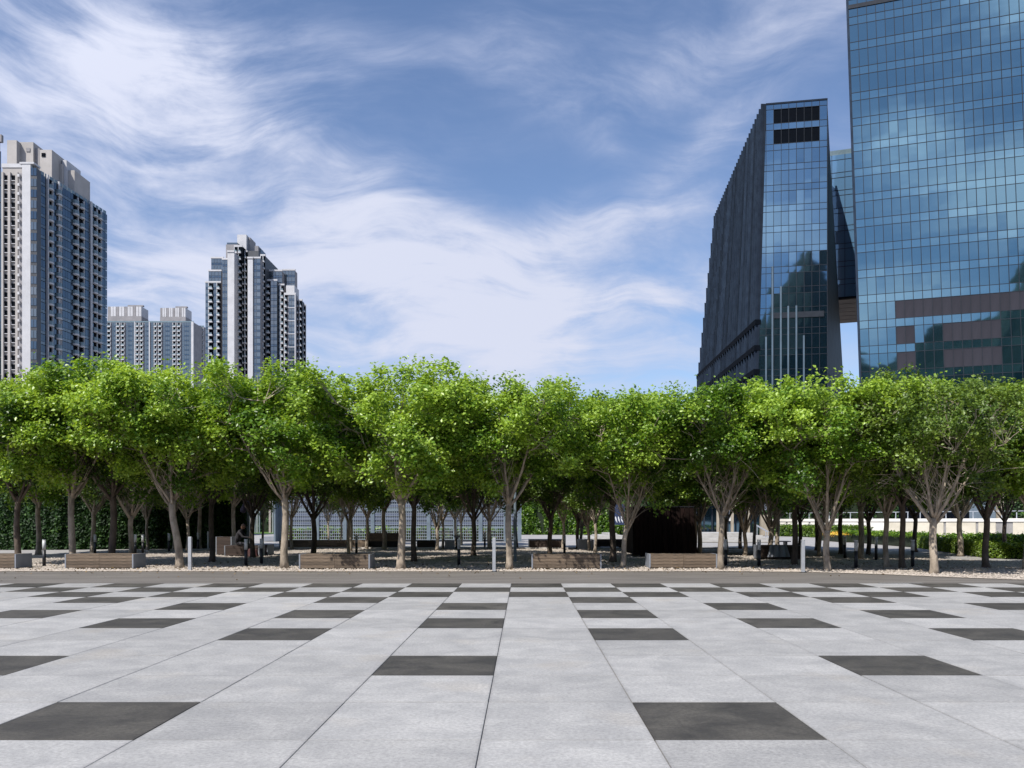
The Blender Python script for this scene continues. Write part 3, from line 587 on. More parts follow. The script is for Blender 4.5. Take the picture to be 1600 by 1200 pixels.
# ------------------------------------------------------------------ apartment towers on the left
def balcony_mesh(w, d, name='balcony'):
    mb = MB(); k = 8; pts = [(-w / 2, 0)] + [(-w / 2 * math.cos(math.pi * i / k) if True else 0, -d * math.sin(math.pi * i / k) ** .6) for i in range(1, k)] + [(w / 2, 0)]
    pts = [(x, y) for x, y in pts]; mb.prism(pts[::-1][::-1], -.32, 0.12)
    return mb
def residential_tower():
    t = thing('apartment_tower', 'tall blue-glass apartment tower with rounded balconies and a bright white end wall', 'apartment tower')
    k0, k1 = (48 - CX) / F, (167 - CX) / F
    Yn = 232.0; O = Vector((k0 * Yn, Yn, 0)); E = Vector((k1 * 267.5, 267.5, 0)); u = (E - O).normalized()
    f = Face(O, u); Wd = (E - O).length; ZT = H + (HY - 262) / F * Yn; FH = 3.02
    def s_at(px):
        k = (px - CX) / F; return (k * O.y - O.x) / (u.x - k * u.y)
    # the white end wall faces the camera
    g = Face((k0 * Yn - 2.35, Yn + .1), (1, 0)); m = MB()
    body = MB().prism([(O.x - .4, O.y + .3), (E.x - .4, E.y), (E.x - 14, E.y), (O.x - 2.3, O.y + 6.2)], 0, ZT - .4); body.build('wall', M['tower_char'], t)
    MB().box(O.x - 2.35, O.x - .02, Yn - .1, Yn + 6, 0, ZT + 1.0).build('end_wall', M['tower_white'], t)
    MB().box(O.x - 3.0, O.x + 1.0, Yn - .25, Yn + 3, ZT + 1.0, ZT + 1.5).build('cornice', M['tower_white'], t)
    nf = int(ZT / FH)
    # bays along the flank by photo column
    spans = [('glass', 57, 71.5), ('glass', 83, 88), ('glass', 97, 114), ('glass', 132.5, 140), ('glass', 143, 146), ('glass', 158.5, 167)]
    for kind, a, b in spans:
        a, b = s_at(a), s_at(b)
        nb = max(1, round((b - a) / 1.3)); w = (b - a) / nb
        me1 = MB().box(-w / 2 + .04, w / 2 - .04, -.10, 0, -.98, .98).mesh('window', M['glass_res']); me2 = MB().box(-w / 2 + .04, w / 2 - .04, -.08, 0, -.40, .40).mesh('spandrel', M['glass_teal'])
        for j in range(nb):
            for r in range(11, nf):
                z0 = r * FH + (ZT - nf * FH); f.place('window', me1, a + (j + .5) * w, z0 + 1.94, 0, t, .006); f.place('spandrel', me2, a + (j + .5) * w, z0 + .48, 0, t, .004)
            MB().hexa(f.slab_pts(a + j * w + .03, a + (j + 1) * w - .03, 0, 11 * FH, 0, .08)).build('lower_glazing', M['glass_res'], t)
    # corner bay turned to the camera
    cz = Face((O.x + .0, O.y - .05), (1.0, .12)); wcb = 1.65
    MB().hexa(cz.slab_pts(0, wcb, 0, ZT, -2.5, 0)).build('corner_bay', M['tower_char'], t)
    for r in range(8, nf):
        z0 = r * FH + (ZT - nf * FH)
        pn = MB().hexa(cz.slab_pts(.08, wcb - .08, z0 + .85, z0 + FH - .06, 0, .08)).build('window', M['glass_teal'] if r % 2 else M['glass_res'], t)
        MB().hexa(cz.slab_pts(wcb * .5 - .04, wcb * .5 + .04, z0 + .85, z0 + FH - .06, .08, .12)).build('frame', M['mullion'], pn)
    # pale fins
    for px, w in ((73, .5), (141, .7), (90.8, .5)):
        s = s_at(px); MB().hexa(f.slab_pts(s - w / 2, s + w / 2, 0, ZT + .8, -.1, .55)).build('pilaster', M['tower_white'], t)
    # balcony stacks
    for px, w, dd in ((79, 1.7, 1.05), (93, 1.5, .95), (119, 1.7, 1.1), (128.5, 1.5, 1.0), (149, 1.6, 1.05), (156, 1.4, .95)):
        s = s_at(px) - 0.6
        bm_ = balcony_mesh(w + .5, dd).mesh('balcony', M['tower_white']); rm = MB(); kk = 8
        pts = [(-(w + .4) / 2 * math.cos(math.pi * i / kk), -(dd - .04) * math.sin(math.pi * i / kk) ** .6) for i in range(kk + 1)]
        for (x0, y0), (x1, y1) in zip(pts[:-1], pts[1:]):
            rm.hexa([(x0, y0, .13), (x1, y1, .13), (x1 * .97, y1 * .95, .13), (x0 * .97, y0 * .95, .13), (x0, y0, 1.2), (x1, y1, 1.2), (x1 * .97, y1 * .95, 1.2), (x0 * .97, y0 * .95, 1.2)])
        rmm = rm.mesh('railing', M['rail_glass'])
        MB().hexa(f.slab_pts(s - w / 2 - .3, s + w / 2 + .3, 0, ZT, -.05, .06)).build('recess_panel', M['shade_black'], t)  # flat near-black sheet paints the shade behind the balconies
        for r in range(8, nf):
            z0 = r * FH + (ZT - nf * FH)
            o = f.place('balcony', bm_, s, z0 + .1, .05, t); link('railing', rmm, o)
        MB().hexa(f.slab_pts(s + w / 2 + .05, s + w / 2 + .30, 0, ZT - .5, .06, .5)).build('blade_wall', M['tower_white'], t)
    # roof edge rail and roof blocks
    for k in range(18):
        s = Wd * (k + .5) / 18; MB().hexa(f.slab_pts(s - .75, s + .75, ZT + .02, ZT + 1.0, -.2, -.1)).build('roof_rail', M['rail_glass'], t)
    def block(x0, x1, y0, y1, Y, dep, m='tower_cream', nm='roof_block'):
        a, b = P(x0, y1, Y), P(x1, y0, Y); return MB().box(a.x, b.x, Y, Y + dep, ZT - 6, b.z).build(nm, M[m], t)
    block(11, 26, 219, 262, 244, 8); block(26.2, 52, 222, 290, 246, 10); b = block(52.2, 62, 232, 290, 247, 9, 'tower_grey'); block(62.2, 81, 234, 300, 246, 10)
    for x, y in ((44, 234), (68, 242)): a = P(x, y, 245.9); MB().box(a.x - .55, a.x + .55, 245.8, 245.95, a.z - .55, a.z + .55).build('roof_opening', M['tower_grey'] if x < 50 else M['shade_black'], t)
    block(84, 97, 256, 300, 250, 8); block(97.2, 104, 250, 310, 251, 8, 'tower_white'); block(104.2, 116.5, 266, 310, 252, 9)
    # lines on the end wall every few floors
residential_tower()

def beige_wing():
    t = thing('apartment_tower', 'beige apartment slab with columns of tiny windows, left of the bright white end wall', 'apartment tower')
    Y = 236.0; x0, x1 = P(4, 0, Y).x, P(37, 0, Y).x; ZT = P(0, 262, Y).z
    MB().box(x0, x1 + .5, Y, Y + 12, 0, ZT).build('wall', M['tower_cream'], t)
    MB().box(x0 - .2, x1 + .6, Y - .2, Y + .6, ZT, ZT + 1.1).build('parapet', M['tower_white'], t)
    FH = 1.6 * 3.0 / 1.6; wl = MB().box(-.62, .62, -.18, 0, -.75, .75).mesh('window', M['shade_black']); sl_ = MB().box(-.8, .8, -.42, -.2, -.9, -.72).mesh('ledge', M['tower_white'])
    ac = MB().box(-.85, -.55, -.5, -.2, -.65, .05).mesh('cooling_unit', M['tower_white'])
    zz = ZT - 3
    while zz > 36:
        for px in (10.5, 22):
            o = link('window', wl, t); o.location = (P(px, 0, Y).x, Y, zz); link('ledge', sl_, o); link('cooling_unit', ac, o)
        zz -= 2.55
    for px in (5.5, 16.2, 28): MB().box(P(px, 0, Y).x - .35, P(px, 0, Y).x + .35, Y - .7, Y - .02, 0, ZT - 1.5).build('pilaster', M['tower_cream'], t)
    MB().box(P(32, 0, Y).x, P(37, 0, Y).x + .2, Y - .9, Y - .03, 0, ZT - 2).build('recess_panel', M['tower_grey'], t)
    zz = ZT - 3; m = MB()
    while zz > 36: m.box(P(32.5, 0, Y).x, P(35.5, 0, Y).x, Y - 1.6, Y - .92, zz - .2, zz + .55); zz -= 2.55
    m.build('ledges', M['tower_white'], t, kind='stuff')
beige_wing()
def edge_tower():
    t = thing('apartment_tower', 'sliver of a dark blue glass tower touching the left edge of the photo', 'apartment tower')
    Y = 150.0; x1 = P(2.4, 0, Y).x; ZT = P(0, 222, Y).z
    q = 14 * abs(x1) / Y + .6
    MB().prism([(x1 - 22, Y), (x1 - .25, Y), (x1 - .25 - q, Y + 14), (x1 - 22 - q, Y + 14)], 0, ZT).build('wall', M['tower_char'], t)
    for k in range(int(ZT // 3.1)): MB().prism([(x1 - 20, Y - .1), (x1, Y - .1), (x1 - q, Y + 13), (x1 - 20 - q, Y + 13)], k * 3.1 + .05, k * 3.1 + 3.0).build('glazing_band', M['glass_res'], t)
    MB().box(x1 - 3, x1 + .1, Y - .2, Y + .4, ZT, ZT + 1.3).build('roof_beam', M['tower_grey'], t)
edge_tower()

def far_block(name_label, x0, x1, ytop, Y, cols, roofs, dep=18):
    """distant apartment slab facing the camera; cols = list of (kind, px0, px1)"""
    t = thing('apartment_block', name_label, 'apartment block')
    A, B = P(x0, ytop, Y), P(x1, ytop, Y); ZT = A.z; FH = 3.0
    MB().box(A.x, B.x, Y, Y + dep, 0, ZT).build('wall', M['tower_grey'], t)
    nf = int(ZT / FH); lo = int(nf * .40)
    for kind, a, b in cols:
        a, b = P(a, 0, Y).x, P(b, 0, Y).x
        if kind == 'g':
            n = max(1, round((b - a) / 1.5)); w = (b - a) / n
            for j in range(n):
                m = MB(); s2 = MB()
                for r in range(lo, nf):
                    z0 = ZT - (nf - r) * FH
                    m.box(a + j * w + .06, a + (j + 1) * w - .06, Y - .12, Y, z0 + 1.0, z0 + FH - .08); s2.box(a + j * w + .06, a + (j + 1) * w - .06, Y - .10, Y, z0 + .06, z0 + .94)
                m.build('window_column', M['glass_teal'], t, kind='stuff'); s2.build('spandrel_column', M['glass_res'] if j % 3 else M['glass_teal'], t, kind='stuff')
        elif kind == 'b':
            MB().box(a, b, Y - .06, Y - .01, ZT - (nf - lo) * FH, ZT - .5).build('recess_panel', M['shade_black'], t)  # near-black sheet on the wall, shade of the balcony bay as colour
            m = MB(); g = MB(); w = (b - a)
            for r in range(lo, nf):
                z0 = ZT - (nf - r) * FH
                m.box(a + .1, b - .1, Y - 1.5, Y - .07, z0 - .1, z0 + .45); g.box(a + .15, b - .15, Y - 1.45, Y - 1.35, z0 + .46, z0 + 1.25)
                m.box(a, a + .3, Y - 1.0, Y - .07, z0 + .5, z0 + FH - .3); m.box(b - .3, b, Y - 1.0, Y - .07, z0 + .5, z0 + FH - .3)
            m.build('balconies', M['tower_white'], t, kind='stuff'); g.build('railings', M['rail_glass'], t, kind='stuff')
        else:
            MB().box(a, b, Y - .9, Y - .02, 0, ZT + .4).build('pilaster', M['tower_white' if kind == 'w' else 'tower_grey'], t)
    MB().box(A.x, B.x, Y - .3, Y - .1, ZT + .02, ZT + .9).build('roof_rail', M['rail_glass'], t)
    for a, b, y, yb in roofs:
        p0, p1 = P(a, yb, Y + 4), P(b, y, Y + 4)
        hw = (p1.x - p0.x); MB().box(p0.x, p1.x, Y + 4, Y + 14, ZT - 1, ZT + (p1.z - ZT) * .45).build('plant_room', M['tower_grey'], t)
        n = 12
        for k in range(n): MB().box(p0.x + hw * k / n + .12, p0.x + hw * (k + 1) / n - .12, Y + 4.0, Y + 14, ZT + (p1.z - ZT) * .45 + .02, p1.z).build('screen_fin', M['tower_white' if k % 3 else 'tower_grey'], t)
        MB().box(p0.x + hw * .55, p0.x + hw * 1.0, Y + 6, Y + 8, p1.z + .6, p1.z + 1.5).build('roof_beam', M['tower_grey'], t)
        MB().box(p0.x + hw * .6, p0.x + hw * .66, Y + 6, Y + 8, p1.z + .02, p1.z + .6).build('roof_post', M['tower_grey'], t)
    return t
far_block('wide pale-blue apartment block with two ribbed plant rooms, far off between the two left towers', 160, 303, 504, 530,
          [('g', 160, 167), ('b', 168, 174), ('g', 175, 181), ('b', 182.5, 188), ('b', 190, 195.5), ('g', 197, 210), ('w', 210.8, 212), ('b', 213, 218), ('b', 219.5, 224.5), ('g', 226, 233), ('w', 233.5, 235),
           ('g', 235.5, 240), ('b', 241.5, 246), ('b', 248, 253.5), ('g', 255, 269), ('b', 270.5, 276), ('b', 277.5, 283), ('g', 284.5, 299), ('w', 299.5, 303)],
          [(168, 221, 479, 503), (250, 290, 481, 505)])
far_block('narrow blue end wing far off, just left of the stepped grey tower', 304, 319, 511, 545, [('g', 304.5, 308), ('b', 309, 312), ('g', 312.5, 315), ('b', 315.5, 318.5)], [])

def stepped_tower():
    """grey tower with setbacks and two pale vertical bands"""
    t = thing('apartment_tower', 'stepped grey apartment tower with two pale vertical bands and a pale cap on its roof', 'apartment tower')
    Y0_ = 388.0; FH = 3.1
    # volumes: x0, x1, top, Y, depth, kind
    vols = [(321, 345, 442, 0, 16, 'glb'), (326, 346, 424, 3, 14, 'p'), (330, 349, 404, 6, 12, 'p'),
            (347.5, 355.5, 406, -2, 16, 'g'), (355.5, 366, 394, -3, 16, 'w'), (366.5, 378, 386, 3, 14, 'bb'), (378.5, 386.5, 394, 5, 12, 'bb'),
            (387, 395, 404, -3, 16, 'w'), (395.5, 407, 404, -2, 16, 'g'), (407.5, 414.5, 400, 2, 14, 'bb'),
            (415, 433, 439, 5, 14, 'bg'), (415.5, 441, 424, 8, 12, 'p'), (433.5, 444, 446, 7, 14, 'gb'), (444.5, 462, 460, 6, -2, 'r'),
            (462.5, 472, 470, 9, -2, 'bb'), (472.3, 477.5, 478, 12, -5, 'wb'), (441.5, 461, 423, 12, -2, 'p')]
    for x0, x1, yt, dy, dep, kind in vols:
        Y = Y0_ + dy; a, b = P(x0, 0, Y).x, P(x1, 0, Y).x; ZT = P(0, yt, Y).z; nf = int(ZT / FH); lo = int(nf * .45)
        base = 'tower_white' if kind == 'w' else 'tower_char' if kind in ('bb', 'bg') else 'tower_grey'
        MB().box(a, b, Y, Y + dep + 6, 0, ZT).build('wall', M[base], t)
        MB().box(a - .15, b + .15, Y - .35, Y + .5, ZT + .01, ZT + .75).build('parapet', M['tower_white'], t)
        segs = {'g': [('g', 0, 1)], 'glb': [('g', 0, .22), ('b', .22, .52), ('g', .52, .74), ('b', .76, 1)], 'p': [('g', 0, 1)], 'bb': [('b', 0, .47), ('b', .53, 1)], 'bg': [('b', 0, .42), ('g', .45, 1)],
                'gb': [('g', 0, .5), ('b', .52, 1)], 'r': [('b', 0, .28), ('g', .36, .95)], 'wb': [('b', .3, 1)], 'w': []}[kind]
        for s, q0, q1 in segs:
            sa, sb = a + (b - a) * q0, a + (b - a) * q1
            if s == 'g':
                n = max(1, round((sb - sa) / 1.5)); w = (sb - sa) / n
                for j in range(n):
                    m = MB(); m2 = MB()
                    for r in range(lo, nf):
                        z0 = ZT - (nf - r) * FH
                        m.box(sa + j * w + .07, sa + (j + 1) * w - .07, Y - .12, Y, z0 + 1.1, z0 + FH - .1); m2.box(sa + j * w + .07, sa + (j + 1) * w - .07, Y - .10, Y, z0 + .08, z0 + 1.0)
                    m.build('window_column', M['glass_teal'], t, kind='stuff'); m2.build('spandrel_column', M['glass_res'], t, kind='stuff')
            else:
                m = MB(); g = MB()
                MB().box(sa, sb, Y - .06, Y - .01, lo * FH, ZT - .4).build('recess_panel', M['shade_black'], t)  # near-black sheet, painted shade behind the balcony stack
                for r in range(lo, nf):
                    z0 = ZT - (nf - r) * FH
                    m.box(sa + .2, sb - .15, Y - 1.5, Y - .07, z0 - .1, z0 + .55); g.box(sa + .3, sb - .3, Y - 1.4, Y - 1.3, z0 + .57, z0 + 1.3)
                    m.box(sa, sa + .25, Y - .8, Y - .07, z0 + .6, z0 + FH - .2)
                m.build('balconies', M['tower_white'], t, kind='stuff'); g.build('railings', M['rail_glass'], t, kind='stuff')
        if kind == 'r':
            zz = ZT; m = MB()
            while zz > 60: m.box(a, b, Y - .5, Y - .13, zz - .35, zz); zz -= FH * 2
            m.box(a - .1, a + .35, Y - .6, Y - .13, 0, ZT); m.box(b - .35, b + .1, Y - .6, Y - .13, 0, ZT); m.build('white_frame', M['tower_white'], t)
    def blk(x0, x1, y0, y1, Y, m, nm='roof_block', dep=8):
        a, b = P(x0, y1, Y), P(x1, y0, Y); MB().box(a.x, b.x, Y, Y + dep, a.z - 3, b.z).build(nm, M[m], t)
    blk(353, 372, 382, 396, Y0_ + 4, 'tower_grey'); blk(354.5, 371, 379, 382, Y0_ + 6, 'glass_teal', 'roof_glazing'); blk(370.5, 385, 366.5, 390, Y0_ + 9, 'tower_white'); blk(385.2, 391, 371, 390, Y0_ + 11, 'tower_grey')
    blk(374, 380, 386, 400, Y0_ + 2.5, 'shade_black'); blk(388, 404, 392, 405, Y0_ + 3, 'tower_char'); blk(398, 403.5, 384, 395, Y0_ + 8, 'tower_grey'); blk(403.7, 407, 388, 400, Y0_ + 10, 'glass_teal', 'roof_glazing')
    blk(447, 460, 446, 462, Y0_ + 7, 'tower_white')
stepped_tower()

# the wooded slope and towers behind the camera that the glass reflects
def slope():
    nx, ny = 44, 12; V = []; Fc = []
    for j in range(ny):
        for i in range(nx):
            x = -520 + 1040 * i / (nx - 1); y = -330 - 300 * j / (ny - 1)
            k = math.sin(min(1, j / 7) * math.pi / 2); ridge = 172 + 75 * math.exp(-((x - 42) / 30) ** 2) + 22 * math.sin(x * .021 + 1) + 9 * math.sin(x * .083)
            V.append((x, y + rnd.uniform(-6, 6), k * ridge + rnd.uniform(-5, 5) * k))
    for j in range(ny - 1):
        for i in range(nx - 1): a = j * nx + i; Fc.append((a, a + 1, a + nx + 1, a + nx))
    me = bpy.data.meshes.new('hill'); me.from_pydata(V, [], Fc); me.update(); tag(link('hill', me, None, M['hill']), kind='structure')
slope()

# ------------------------------------------------------------------ leaves
def leaves(rs, C, size, up=.5, tone=None, droop=.0, outward=None, aspect=.72):
    """one folded kite per centre C (n,3): returns V, F, tone"""
    n = len(C); nrm = rs.normal(size=(n, 3)); nrm[:, 2] = np.abs(nrm[:, 2]) * .7 + up
    if outward is not None: nrm += outward
    nrm /= np.linalg.norm(nrm, axis=1)[:, None]
    a = rs.normal(size=(n, 3)); a[:, 2] -= droop; t = np.cross(nrm, a); t /= np.linalg.norm(t, axis=1)[:, None] + 1e-9; b = np.cross(nrm, t)
    s = (size * rs.uniform(.65, 1.25, n))[:, None]; w = s * aspect * .5
    p0 = C - b * s * .5; p2 = C + b * s * .5; fold = nrm * w * .35
    p1 = C + t * w + fold - b * s * .08; p3 = C - t * w + fold - b * s * .08
    V = np.stack([p0, p1, p2, p3], 1).reshape(-1, 3); Fc = np.arange(n * 4).reshape(-1, 4)
    Fc = np.concatenate([Fc[:, [0, 1, 2]], Fc[:, [0, 2, 3]]])
    if tone is None: tone = rs.uniform(.2, .8, n)
    return V, Fc, np.repeat(tone, 4)

# ------------------------------------------------------------------ trees
def bez(p0, p1, p2, n): return [p0 * (1 - t) ** 2 + p1 * 2 * t * (1 - t) + p2 * t * t for t in [i / n for i in range(n + 1)]]
def make_tree(seed, fork=2.2, Rc=2.45, top=6.35, low=3.0, r0=.125, n_limb=5, lean=(0, 0), dens=1.0, leafm='leaf', barkm='bark', young=.5, bare=.10, ntip=290, n_puff=54):
    rr = random.Random(seed); rs = np.random.RandomState(seed)
    wood = MB(); twig = MB()
    base = Vector((0, 0, -.04)); fk = Vector((lean[0], lean[1], fork)); n = 9; pts = []; rad = []
    for i in range(n + 1):
        q = i / n; p = base.lerp(fk, q) + Vector((math.sin(q * 5 + seed) * .035, math.cos(q * 4 + seed) * .035, 0)) * (q * (1 - q) * 4) ** .5
        pts.append(p); rad.append(r0 * (1.0 - .18 * q + .38 * math.exp(-q * 14) + .10 * max(0, q - .85) / .15))
    rad = [x * .86 for x in rad]; wood.tube(pts, rad, 9)
    lobes = [(rr.uniform(0, 6.28), rr.uniform(.08, .2), rr.randint(2, 4)) for _ in range(3)]
    def env(z, az):
        q = (z - low) / (top - low); q = max(0, min(1, q))
        r = Rc * (.36 + .68 * math.sin(min(1, q * 1.35) * math.pi / 2)) * (1 - max(0, (q - .84) / .16) ** 2 * .55)
        for a, w, k in lobes: r *= 1 + w * math.sin(k * az + a) * .7
        return r
    puffs = []
    while len(puffs) < n_puff:
        q = rr.random(); z = low + (top - low) * (q ** .66)
        if z < low + .8 and rr.random() < .45: continue
        az = rr.uniform(0, 2 * math.pi); shell = rr.random() < .74
        r = env(z, az) * (rr.uniform(.74, 1.0) if shell else math.sqrt(rr.random()) * .75)
        c = Vector((lean[0] * 1.3 + math.cos(az) * r, lean[1] * 1.3 + math.sin(az) * r, z))
        if c.z > top - .25: c.z = top - .25 + rr.uniform(-.1, .05)
        if any((c - p[0]).length < .50 for p in puffs) and rr.random() < .93: continue
        puffs.append((c, rr.uniform(.26, .46), rr.gauss(0, .17)))
    tips = []; ttone = []
    while len(tips) < ntip:
        c, pr, pt = rr.choice(puffs); tips.append(c + Vector((rr.gauss(0, pr), rr.gauss(0, pr), rr.gauss(0, pr * .75)))); ttone.append(pt)
    top_extra = [Vector((t.x * .9, t.y * .9, top + rr.uniform(-.1, .25))) for t in rr.sample(tips, 10)]
    tips += top_extra; ttone += [.1] * len(top_extra)
    # limbs
    n_limb += 3; limbs = []
    a0 = rr.uniform(0, 6.28)
    for i in range(n_limb):
        az = a0 + 2 * math.pi * i / n_limb + rr.uniform(-.35, .35); zr = rr.uniform(.55, .8)
        z = low + (top - low) * zr; r = env(z, az) * rr.uniform(.35, .62)
        e = Vector((fk.x + math.cos(az) * r, fk.y + math.sin(az) * r, z)); s = fk + Vector((0, 0, rr.uniform(-.28, .02)))
        mid = s.lerp(e, .45) + Vector((math.cos(az) * .22, math.sin(az) * .22, -.12)) + Vector((rr.uniform(-.12, .12), rr.uniform(-.12, .12), 0))
        c = bez(s, mid, e, 8); limbs.append(c); rl = r0 * rr.uniform(.30, .48)
        c2 = [p + Vector((rr.uniform(-.02, .02), rr.uniform(-.02, .02), 0)) for p in c]
        wood.tube(c2, [rl * (1 - .72 * k / 8) for k in range(9)], 6)
    # boughs
    K = 30; cen = rr.sample(tips, K); boughs = []
    for c in cen:
        e = Vector((fk.x + (c.x - fk.x) * .74, fk.y + (c.y - fk.y) * .74, fk.z + (c.z - fk.z) * .80))
        best = min(((p - e).length + (0 if 2 <= k else 1.0) + (.5 if p.z > e.z else 0), li, k) for li, l in enumerate(limbs) for k, p in enumerate(l))
        s = limbs[best[1]][best[2]]; mid = s.lerp(e, .5) + Vector((rr.uniform(-.15, .15), rr.uniform(-.15, .15), -.05))
        b = bez(s, mid, e, 5); boughs.append(b); wood.tube(b, [.027 * (1 - .6 * k / 5) for k in range(6)], 4)
    allp = [p for b in boughs for p in b[1:]] + [p for l in limbs for p in l[4:]]
    ap = np.array([tuple(p) for p in allp])
    for t in tips:
        d = np.linalg.norm(ap - np.array(t), axis=1) + np.where(ap[:, 2] > t.z, .25, 0); s = allp[int(np.argmin(d))]
        mid = s.lerp(t, .5) + Vector((rr.uniform(-.12, .12), rr.uniform(-.12, .12), rr.uniform(-.02, .1)))
        twig.tube(bez(s, mid, t, 3), [.012, .010, .007, .004], 3, cap=False)
        if rr.random() < .8:
            e = mid + Vector((rr.uniform(-.4, .4), rr.uniform(-.4, .4), rr.uniform(-.1, .35))); twig.tube([mid, mid.lerp(e, .5) + Vector((0, 0, .04)), e], [.008, .006, .003], 3, cap=False)
    # thin bare water-shoots under the crown
    for _ in range(95):
        l = rr.choice(limbs); s = l[rr.randint(1, 5)]; az = rr.uniform(0, 6.28); L_ = rr.uniform(.25, .9)
        e = s + Vector((math.cos(az) * L_, math.sin(az) * L_, rr.uniform(.3, 1.3))); twig.tube(bez(s, s.lerp(e, .5) + Vector((0, 0, rr.uniform(-.08, .12))), e, 3), [.014, .011, .008, .004], 3, cap=False)
    # leaves in clumps round the twig tips
    C = []; tone = []; out = []
    for t, pt in zip(tips, ttone):
        if rr.random() < bare * (2.2 if t.z < low + 1.2 else 1): continue
        k = int(rr.uniform(115, 225) * dens); rad_ = rr.uniform(.20, .36); ct = np.array(t)
        p = rs.normal(size=(k, 3)) * rad_ * np.array([.62, .62, .50]) + ct
        C.append(p); yt = np.clip(young + .10 + pt + rr.gauss(0, .08) + .07 * (t.z - 4.2), 0, 1); tone.append(np.clip(yt + rs.normal(size=k) * .16, 0, 1))  # tone rises with height, sunlit crown tops put into the leaf colour
        o = np.array([t.x, t.y, (t.z - 3.5) * .7]); o = o / (np.linalg.norm(o) + .01) * .55; out.append(np.tile(o, (k, 1)))
    C = np.concatenate(C); tone = np.concatenate(tone); out = np.concatenate(out)
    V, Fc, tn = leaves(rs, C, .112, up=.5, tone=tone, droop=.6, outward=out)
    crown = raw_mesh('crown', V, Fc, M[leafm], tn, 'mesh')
    return wood.mesh('trunk', M[barkm], True), twig.mesh('twigs', M[barkm], False), crown
VAR = {
    'a': make_tree(11, 2.35, 2.35, 5.78, 2.60, .125, 5, young=.62),
    'b': make_tree(12, 1.9, 2.3, 5.68, 2.50, .115, 4, lean=(.05, .0), young=.50),
    'c': make_tree(13, 2.2, 2.55, 5.83, 2.20, .135, 6, young=.66),
    'y': make_tree(14, 1.45, 2.2, 5.63, 2.80, .105, 3, lean=(.16, 0), young=.55),
    'v': make_tree(15, 1.3, 2.35, 5.68, 2.50, .12, 4, young=.60),
    'o': make_tree(16, 1.75, 2.5, 5.73, 2.40, .15, 6, leafm='leaf_olive', young=.5, dens=.85, bare=.3),
    'd': make_tree(17, 2.3, 2.4, 5.78, 2.40, .125, 5, barkm='bark_shaded', young=.48),
    'e': make_tree(18, 1.8, 2.3, 5.58, 2.60, .12, 5, barkm='bark_shaded', leafm='leaf_olive', young=.5, dens=.85, bare=.22),
    'f': make_tree(19, 2.1, 2.2, 5.68, 2.50, .14, 5, lean=(-.28, .1), young=.62),
    'g': make_tree(20, 1.6, 2.1, 5.78, 2.70, .09, 4, leafm='leaf_olive', young=.62, dens=.9, bare=.2),
}
def tree(var, px, py, label, rot=0, s=1.0, Y=None, sz=1.0):
    loc = G(px, py) if Y is None else Vector(((px - CX) / F * Y, Y, 0))
    w, tw, cr = VAR[var]; sz = 1 + (sz - 1) * .35
    t = thing('ficus_tree', label, 'tree', (loc.x, loc.y, 0), R(rot), 'ficus trees planted in the gravel bed'); t.scale = (s, s, s * sz * (1.0 if px < 420 else .955 if px < 700 else .93) / s ** .6)
    link('trunk', w, t); o = link('twigs', tw, t); o['kind'] = 'stuff'; link('crown', cr, t)
